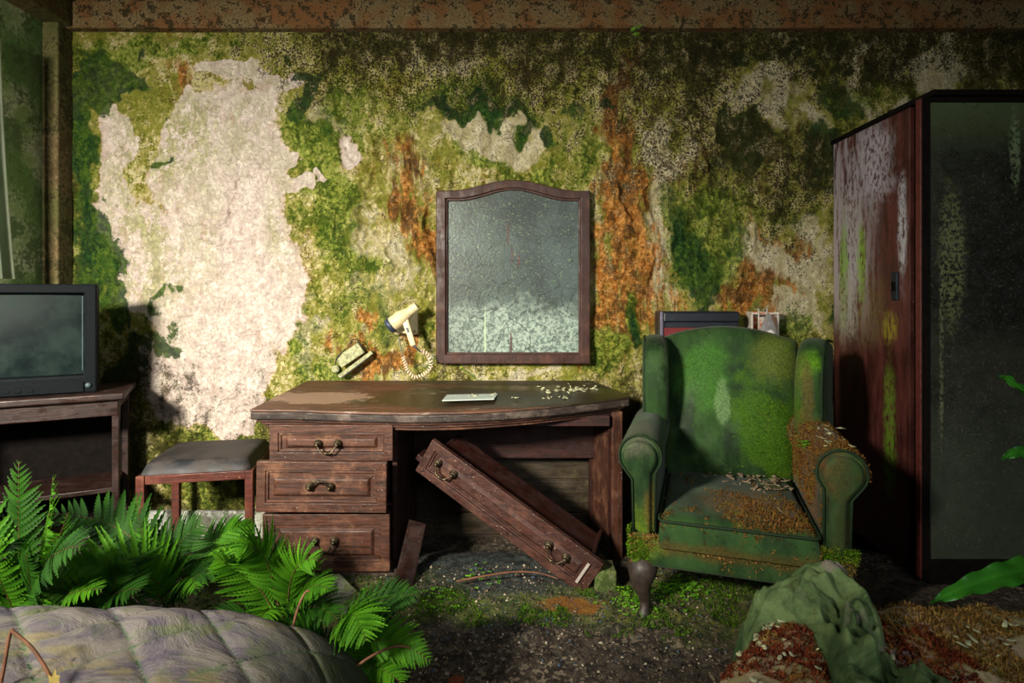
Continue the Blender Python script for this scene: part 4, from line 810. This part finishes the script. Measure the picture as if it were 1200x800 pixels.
# loose stones on the floor, one object
def gravel(name, n, smin, smax, mat, x0, x1, y0, y1, label, seed):
    rg = np.random.default_rng(seed); x = rg.uniform(x0, x1, n); y = rg.uniform(y0, y1, n); ok = fbm(x*3, y*3, 3, seed) > .42; x, y = x[ok], y[ok]; n = len(x)
    z = floor_z(x, y) + .030*(fbm(x*4, y*4, 4, 3)-.5) + .018*(fbm(x*16, y*16, 4, 5)-.5) + .010*(fbm(x*60, y*60, 2, 9)-.5); s = smin*(smax/smin)**(rg.random(n)**2.5)
    O = np.array([(1,0,0),(0,1,0),(-1,0,0),(0,-1,0),(0,0,.7),(0,0,-.7)]); a = rg.random(n)*6.28; D = O[None]*rg.uniform(.6, 1.3, (n, 6, 1))*s[:, None, None]; ca, sa = np.cos(a)[:, None], np.sin(a)[:, None]
    V = np.stack([D[..., 0]*ca-D[..., 1]*sa*.7 + x[:, None], D[..., 0]*sa+D[..., 1]*ca*.7 + y[:, None], D[..., 2] + z[:, None]], -1).reshape(-1, 3)
    F_ = np.array([(0,1,4),(1,2,4),(2,3,4),(3,0,4),(1,0,5),(2,1,5),(3,2,5),(0,3,5)]); T = (np.arange(n)[:, None, None]*6 + F_[None]).reshape(-1, 3)
    o = tri_mesh(name, V, T, mat, None, np.repeat(rg.random(n), 6)); return tag(o, label, 'gravel', None, 'stuff')
def stone_mat(name, cols):
    t = NT(name, .9, .2); c = t.attr('tone'); r = t.n.new('ShaderNodeValToRGB'); r.color_ramp.interpolation = 'CONSTANT'; t.L(c, r.inputs[0]); e = r.color_ramp.elements
    e[0].color = srgb(*cols[0]); e[1].position = 1/len(cols); e[1].color = srgb(*cols[1])
    for i in range(2, len(cols)): q = e.new(i/len(cols)); q.color = srgb(*cols[i])
    return t.done(r.outputs[0])
gravel('gravel', 17000, .0022, .010, stone_mat('floor_gravel', [(44,38,32),(70,60,50),(92,80,66),(56,48,42),(92,82,66),(40,36,34),(110,98,82),(64,52,40),(80,70,60),(50,44,40),(84,70,56),(160,148,128),(58,72,88)]), -1.0, 1.1, -1.5, -.5, 'fine grey gravel and plaster crumbs strewn over the floor', 31)
gravel('carpet_crumbs', 3500, .0015, .006, stone_mat('carpet_crumbs', [(30,36,40),(44,56,58),(22,24,24),(60,70,66)]), -.5, .5, -.8, -.05, 'dark crumbled carpet bits under the desk kneehole', 33)
# ---------------------------------------------------------------- things on the desk
tz = lambda x, y: .797 + (.765-.797)*min(1, max(0, -y/.6))*(1-.3*max(0, x)) 
cd = MB(); q = [pt(518,470.5,2.365), pt(579,468.5,2.40), pt(583,462,2.52), pt(524,462.5,2.50)]
for p in q: p.z = .791
cd.slab(q, .004); tag(cd.build('card', plain('pale_card', (176,188,180), .5, 0, .4, .12, 20)), 'pale grey-white card lying flat on the desk top', 'card')
fp = []
rr = random.Random(9)
for _ in range(46): fp.append((rr.gauss(.30, .07), rr.gauss(-.30, .05), .7955))
for _ in range(14): fp.append((rr.uniform(-.2, .3), rr.uniform(-.5, -.4), .788))
tag(flakes('paint_flakes', fp, .012, M_flake, None, 12), 'peeling cream paint flakes scattered on the right of the desk top', 'flakes', None, 'stuff')
# ---------------------------------------------------------------- hair dryer on its wall holder
M_cream = plain('yellowed_plastic', (204,190,148), .45, 0, .4, .18, 30, .0004); M_navy = plain('dark_blue_plastic', (44,54,70), .5, 0, .4)
yb = 2.79
hd_ = thing('dryer_holder', 'yellowed plastic wall holder behind the hair dryer', 'holder', (0,0,0))
a, b = pt(459,388,yb), pt(487,366,yb); m = MB().box((a.x,-.045,a.z-.02), (b.x,-.004,b.z)); m.box((a.x+.01,-.10,a.z-.012), (b.x-.01,-.04,a.z+.004)); m.build('bracket', M_cream, hd_, bevel=.006, seg=3)
cpts = [pt(467.5,395,2.83), pt(469,405,2.82), pt(471,413,2.82), pt(472,418,2.82)]; MB().tube(cpts, .0035, 6).build('cord', plain('grey_cord', (110,108,96), .6), hd_, smooth=True)
hd = thing('hair_dryer', 'cream hair dryer with dark blue intake hanging on the wall left of the mirror', 'hair dryer', (0,0,0))
A, B_ = pt(455.5,383,2.76), pt(489,358.5,2.76); ax = (B_-A); Lb = ax.length; ax.normalize(); M = basis(A, Vector((0,1,0)), ax.cross(Vector((0,1,0))), ax)
MB().lathe([(.030,.012),(.0365,.02),(.037,.045),(.035,.085),(.029,.105),(.0235,.12),(.022,Lb-.004),(.0225,Lb),(.018,Lb),(.017,Lb-.03)], 28, M).build('barrel', M_cream, hd, smooth=True, bevel=.001)
MB().lathe([(.024,-.004),(.033,-.002),(.0385,.008),(.0385,.022),(.034,.026)], 28, M).build('intake', M_navy, hd, smooth=True)
h0, h1 = pt(474,372,2.755), pt(484.5,405,2.74); hx = (h1-h0); Lh = hx.length; hx.normalize(); Mh = basis(h0, hx.cross(Vector((0,1,0))), Vector((0,1,0)), hx)
MB().add([(-.017,-.013,0),(.017,-.013,0),(.017,.013,0),(-.017,.013,0),(-.0125,-.011,Lh),(.0145,-.011,Lh),(.0145,.011,Lh),(-.0125,.011,Lh)], [(0,3,2,1),(4,5,6,7),(0,1,5,4),(1,2,6,5),(2,3,7,6),(3,0,4,7)], Mh).build('grip', M_cream, hd, bevel=.006, seg=3, smooth=True)
MB().box((-.006,-.016,Lh*.35), (.004,-.012,Lh*.52), Mh).build('switch', M_navy, hd, bevel=.001)
MB().tube([pt(485,405,2.74), pt(488,408,2.745), pt(493,412,2.75)], [.006,.0045,.0035], 8).build('cord_sleeve', M_navy, hd, smooth=True)
ctl = [pt(493,411,2.76), pt(501,415,2.77), pt(505.5,425,2.78), pt(502,434,2.78), pt(494,440,2.78), pt(485,441.5,2.78), pt(478,434,2.79), pt(475,426,2.8), pt(472.5,418,2.81)]
def catmull(P, n=14):
    out = []
    for i in range(len(P)-1):
        p0, p1, p2, p3 = P[max(0, i-1)], P[i], P[i+1], P[min(len(P)-1, i+2)]
        for k in range(n): t = k/n; out.append(.5*((2*p1) + (p2-p0)*t + (2*p0-5*p1+4*p2-p3)*t*t + (3*p1-p0-3*p2+p3)*t**3))
    return out + [P[-1]]
cl = catmull(ctl, 40); hel = []
for i, p in enumerate(cl):
    d = (cl[min(i+1, len(cl)-1)]-cl[max(0, i-1)]).normalized(); u = Vector((0,1,0)); w = d.cross(u).normalized(); a = i*2*math.pi*24/len(cl); hel.append(p + .0085*(math.cos(a)*u + math.sin(a)*w))
MB().tube(hel, .0031, 5).build('coiled_cord', plain('pinkish_coiled_cord', (224,200,172), .5, 0, .4, .2), hd, smooth=True)
# broken wall fixture above the desk
M_fix = plain('mildewed_white_paint', (164,166,128), .8, 0, .2, .5, 60, .006); M_fixdk = plain('dark_gap', (50,46,34), .8)
fx = thing('wall_fixture', 'broken whitish wall fixture with slanting strip above the desk top', 'fixture', (0,0,0))
def slant(x0, y0, x1, y1, wpx, t0, t1, name, mat, **k):
    a, b = pt(x0, y0, 2.86), pt(x1, y1, 2.86); d = (b-a); L = d.length; d.normalize(); w = wpx/233/2; M = basis(a, d, Vector((0,1,0)), d.cross(Vector((0,1,0)))); return MB().box((0,-t1,-w), (L,-t0+.01,w), M).build(name, mat, fx, **k)
slant(398,441,437,412,4.5,0,.018,'strip',M_fix,bevel=.003); slant(397,425,424,407,14,0,.014,'plate',M_fix,bevel=.005); slant(402,442,436,416,1.2,.0,.022,'strip_edge',M_fixdk)
MB().lathe([(.012,0),(.021,.006),(.019,.014),(.013,.018),(.006,.02)], 9, Matrix.Translation(pt(394,432,2.88)) @ Matrix.Rotation(R(90), 4, 'X')).build('socket', M_fix, fx, smooth=True)
MB().tube([pt(411,403,2.85), pt(413,398,2.84), pt(418,397,2.84), pt(421,401,2.84), pt(424,405,2.85), pt(428,409,2.86)], .0035, 6).build('wire', M_fixdk, fx, smooth=True)
MB().tube([pt(393,427,2.85), pt(394,420,2.84), pt(400,413,2.84), pt(406,408,2.85)], .003, 6).build('wire', M_fixdk, fx, smooth=True)
# ---------------------------------------------------------------- red-fronted press and iron behind the armchair
tp = thing('trouser_press', 'black-topped dark red upright press against the wall behind the armchair', 'press', (.92,-.08,.03))
x0, x1 = pt(775,0,2.74).x-.92, pt(868,0,2.74).x-.92; z1 = pt(0,365,2.74).z-.03
M_nv = plain('black_lacquer', (28,32,40), .35, 0, .5, .3); M_redp = plain('dark_red_laminate', (108,34,34), .5, 0, .4, .3, 60)
MB().box((x0,-.06,0), (x1,.05,z1)).build('case', M_nv, tp, bevel=.006); MB().box((x0+.012,-.078,z1-.05), (x1-.004,-.05,z1-.004)).build('top_rail', M_nv, tp, bevel=.006)
MB().box((x0+.012,-.072,.02), (x1-.004,-.058,z1-.078)).build('front_panel', M_redp, tp, bevel=.003); MB().box((x0-.004,-.082,.0), (x0+.010,-.05,z1)).build('edge_strip', plain('grey_metal_edge', (96,92,110), .4, .4), tp, bevel=.003)
M_rust = plain('rusted_white_metal', (196,188,176), .5, .2, .5, .2, 30)
t = NT('rusty_panel', .7, .3); _n = t.noise(16, 5, .65); M_rp = t.done(t.mix(t.ss(_n, .45, .56), srgb(188,180,168), srgb(178,84,28)))
ir = thing('iron_holder', 'rusty white metal iron holder fixed to the wall beside the red press', 'holder', (0,0,0))
a, b = pt(877,394,2.85), pt(909,365,2.85); MB().box((a.x,-.03,a.z-.06), (b.x,-.004,b.z)).build('back_plate', M_rp, ir, bevel=.003)
for x in (a.x, b.x-.008): MB().box((x,-.085,a.z-.06), (x+.010,-.02,b.z)).build('side_plate', M_rust, ir, bevel=.002)
for px_ in (889, 899): p = pt(px_, 390, 2.80); q = pt(px_, 362, 2.80); MB().tube([p, q, q+Vector((0,.05,.0))], .0035, 6).build('wire_loop', M_rust, ir, smooth=True)
c = pt(891,372,2.80); MB().box((a.x,-.09,b.z-.012), (b.x,-.08,b.z-.004)).build('crossbar', M_rp, ir)
io = thing('iron', 'silver iron standing tip up in the rusty holder', 'iron', (0,0,0)); M_al = plain('tarnished_silver', (176,174,176), .35, .6, .5, .3, 40)
ap, l_, r_ = pt(898,367,2.79), pt(886,396,2.76), pt(909,396,2.79); n_ = Vector((-.1,-.06,.0))
MB().add([ap, l_, r_, ap+Vector((.01,-.03,0)), l_+Vector((.03,-.035,0)), r_+Vector((-.004,-.05,0))], [(0,1,2),(3,5,4),(0,3,4,1),(1,4,5,2),(2,5,3,0)]).build('soleplate', M_al, io, bevel=.003)
MB().lathe([(.004,0),(.020,.01),(.026,.03),(.026,.06)], 16, Matrix.Translation(pt(903,386,2.74)) @ Matrix.Rotation(R(180), 4, 'X')).build('body', plain('white_plastic', (206,204,198), .4), io, smooth=True)
# ---------------------------------------------------------------- planks, tile, twigs
def plank(name, a, b, w, t, mat, label, cat, upv=Vector((0,0,1))):
    d = (b-a); L = d.length; d.normalize(); y = upv.cross(d).normalized(); z = d.cross(y); o = MB().box((0,-w/2,-t/2), (L,w/2,t/2), basis(a, d, y, z)).build(name, mat, None, bevel=.003); return tag(o, label, cat)
plank('plank', pt(470,696,2.20), pt(489,612,2.42), .075, .022, M_stand, 'dark rotten plank leaning against the right side of the drawer pedestal', 'plank', Vector((.3,-.9,.3)))
plank('plank', pt(243,668,2.30), pt(262,628,2.46), .060, .016, M_stand, 'short dark plank slanting down under the stool', 'plank', Vector((0,-.7,.7)))
plank('plank', pt(196,645,2.58), pt(300,633,2.58), .05, .022, M_stand, 'long dark plank lying flat along the wall behind the stool legs', 'plank')
plank('plank', pt(215,672,2.22), pt(292,655,2.26), .05, .02, M_stand, 'dark board half buried among ferns in front of the stool', 'plank')
t = NT('mossy_tile', .6, .4); _n = t.noise(14, 6, .7); _f = t.noise(80, 4); t.rel(_n, .004)
M_tile = t.done(t.mix(t.ss(_f, .55, .65), t.mix(t.ss(_n, .42, .6), srgb(96,100,92), srgb(84,92,44)), srgb(52,56,40)), t.ss(_n, .35, .6, .35, .8))
q = [pt(405,706,2.02), pt(437,697,2.06), pt(398,674,2.24), pt(362,682,2.20)]
for p, z in zip(q, (.10,.105,.135,.13)): p.z = z
m = MB(); m.slab(q, .024); tag(m.build('broken_tile', M_tile, None, bevel=.004), 'mossy grey broken tile on the floor below the lowest desk drawer', 'tile')
M_blk = damp('mossy_block', (84,80,60), (124,118,92), (72,100,34), (40,36,24), .9, .6)
p = pt(711,692,2.20); tag(MB().box((p.x-.045,p.y,p.z-.02), (p.x+.04,p.y+.10,p.z+.075)).build('brick', M_blk, None, bevel=.008, seg=3), 'mossy brick under the lower end of the fallen drawer', 'brick')
def twig(name, P, r, label, mat=None, cat='twig'):
    c = catmull([Vector(p) for p in P], 8); n = len(c); return tag(MB().tube(c, [r*(1-.5*i/n) for i in range(n)], 6).build(name, mat or M_dead, None, smooth=True), label, cat)
twig('twig', [pt(535,681,2.20), pt(560,676,2.20), pt(600,670,2.22), pt(630,671,2.22), pt(654,678,2.20)], .0045, 'thin brown twig curving over the floor below the fallen drawer')
twig('dry_stalk', [pt(395,812,1.35), pt(412,786,1.36), pt(440,766,1.38), pt(465,757,1.40), pt(482,760,1.42), pt(495,770,1.44)], .0042, 'brown arching dead fern stem beside the quilted bed', None, 'stem')
twig('dry_stalk', [pt(343,735,1.45), pt(350,710,1.46), pt(358,694,1.47), pt(363,692,1.47)], .0042, 'short brown fern stem bent at the top behind the bed edge', None, 'stem')
ds_ = thing('dry_stalk', 'dry brown stem bent double over the quilt with yellowed leaf', 'stem', (0,0,0))
c = catmull([pt(-2,815,1.02), pt(4,785,1.03), pt(12,742,1.05), pt(18,742,1.05), pt(40,762,1.04), pt(60,795,1.02), pt(64,812,1.01)], 8); MB().tube(c, .0032, 6).build('stem', M_dead, ds_, smooth=True)
M_yl = leaf_mat('yellowed_leaf', (168,140,66), (214,196,120), .6, .3)
def small_leaf(p, s, mat, parent, name, seed):
    rr = random.Random(seed); V = [p]; T = []; n = 12
    for k in range(n): a = 6.28*k/n; r = s*(1.15 if k % 2 else .7)*rr.uniform(.8, 1.2); V.append(p + Vector((math.cos(a)*r*.6, rr.uniform(-.2, .2)*s, math.sin(a)*r)))
    T = [(0, 1+k, 1+(k+1) % n) for k in range(n)]; return tri_mesh(name, V, T, mat, parent, [.5]*len(V))
small_leaf(pt(64,797,1.00), .016, M_yl, ds_, 'leaf', 1)
M_rl = leaf_mat('dead_red_leaf', (84,40,24), (134,72,44), .7, .2)
for i, (x, y, d, s, lb) in enumerate(((535,765,1.62,.035,'crumpled reddish-brown dead leaf on gravel right of the ferns'), (492,737,1.75,.028,'small curled rusty dead frond tip hanging beside the lower fern'))): tag(small_leaf(Vector((pt(x,y,d).x, pt(x,y,d).y, .10+s*.5)), s, M_rl, None, 'dead_leaf', 5+i), lb, 'leaf')
# sprouts on the armchair arm and the beam
b = pt(942,518,2.02); tag(sprouts('seedling', [(b.x+random.gauss(0,.012), b.y+random.gauss(0,.02), b.z-.02) for _ in range(14)], .011, M_sprout, None, 6), 'bright green seedling sprouting on the mossy right arm of the armchair', 'plants', None, 'stuff')
b = pt(738,41,2.84); bf = thing('fern', 'tiny fern growing from the beam above the wall', 'fern', b)
for i, (dx, dz) in enumerate(((.06,.03),(.045,-.01),(.02,.02))): frond(bf, Vector((0,0,0)), Vector((dx*.5,-.02,dz+.01)), Vector((dx,-.04,dz)), .014, 7, M_sprout, 90+i, Vector((0,-1,.2)))
# curtain at the left window
m = MB()
def cur(u, v): y = -.40 + .085*(1-v)**1.5 - .16*u; return (-2.265 + .022*math.sin(u*16+v*1.2), y, 1.30 + 1.05*v)
M_cur = leaf_mat('stained_white_curtain', (150,160,136), (196,202,184), .9, .5, .05)
m.grid(60, 14, cur); tag(m.build('curtain', M_cur, None, smooth=True), 'pale green-stained curtain hanging at the window beside the corner post', 'curtain')
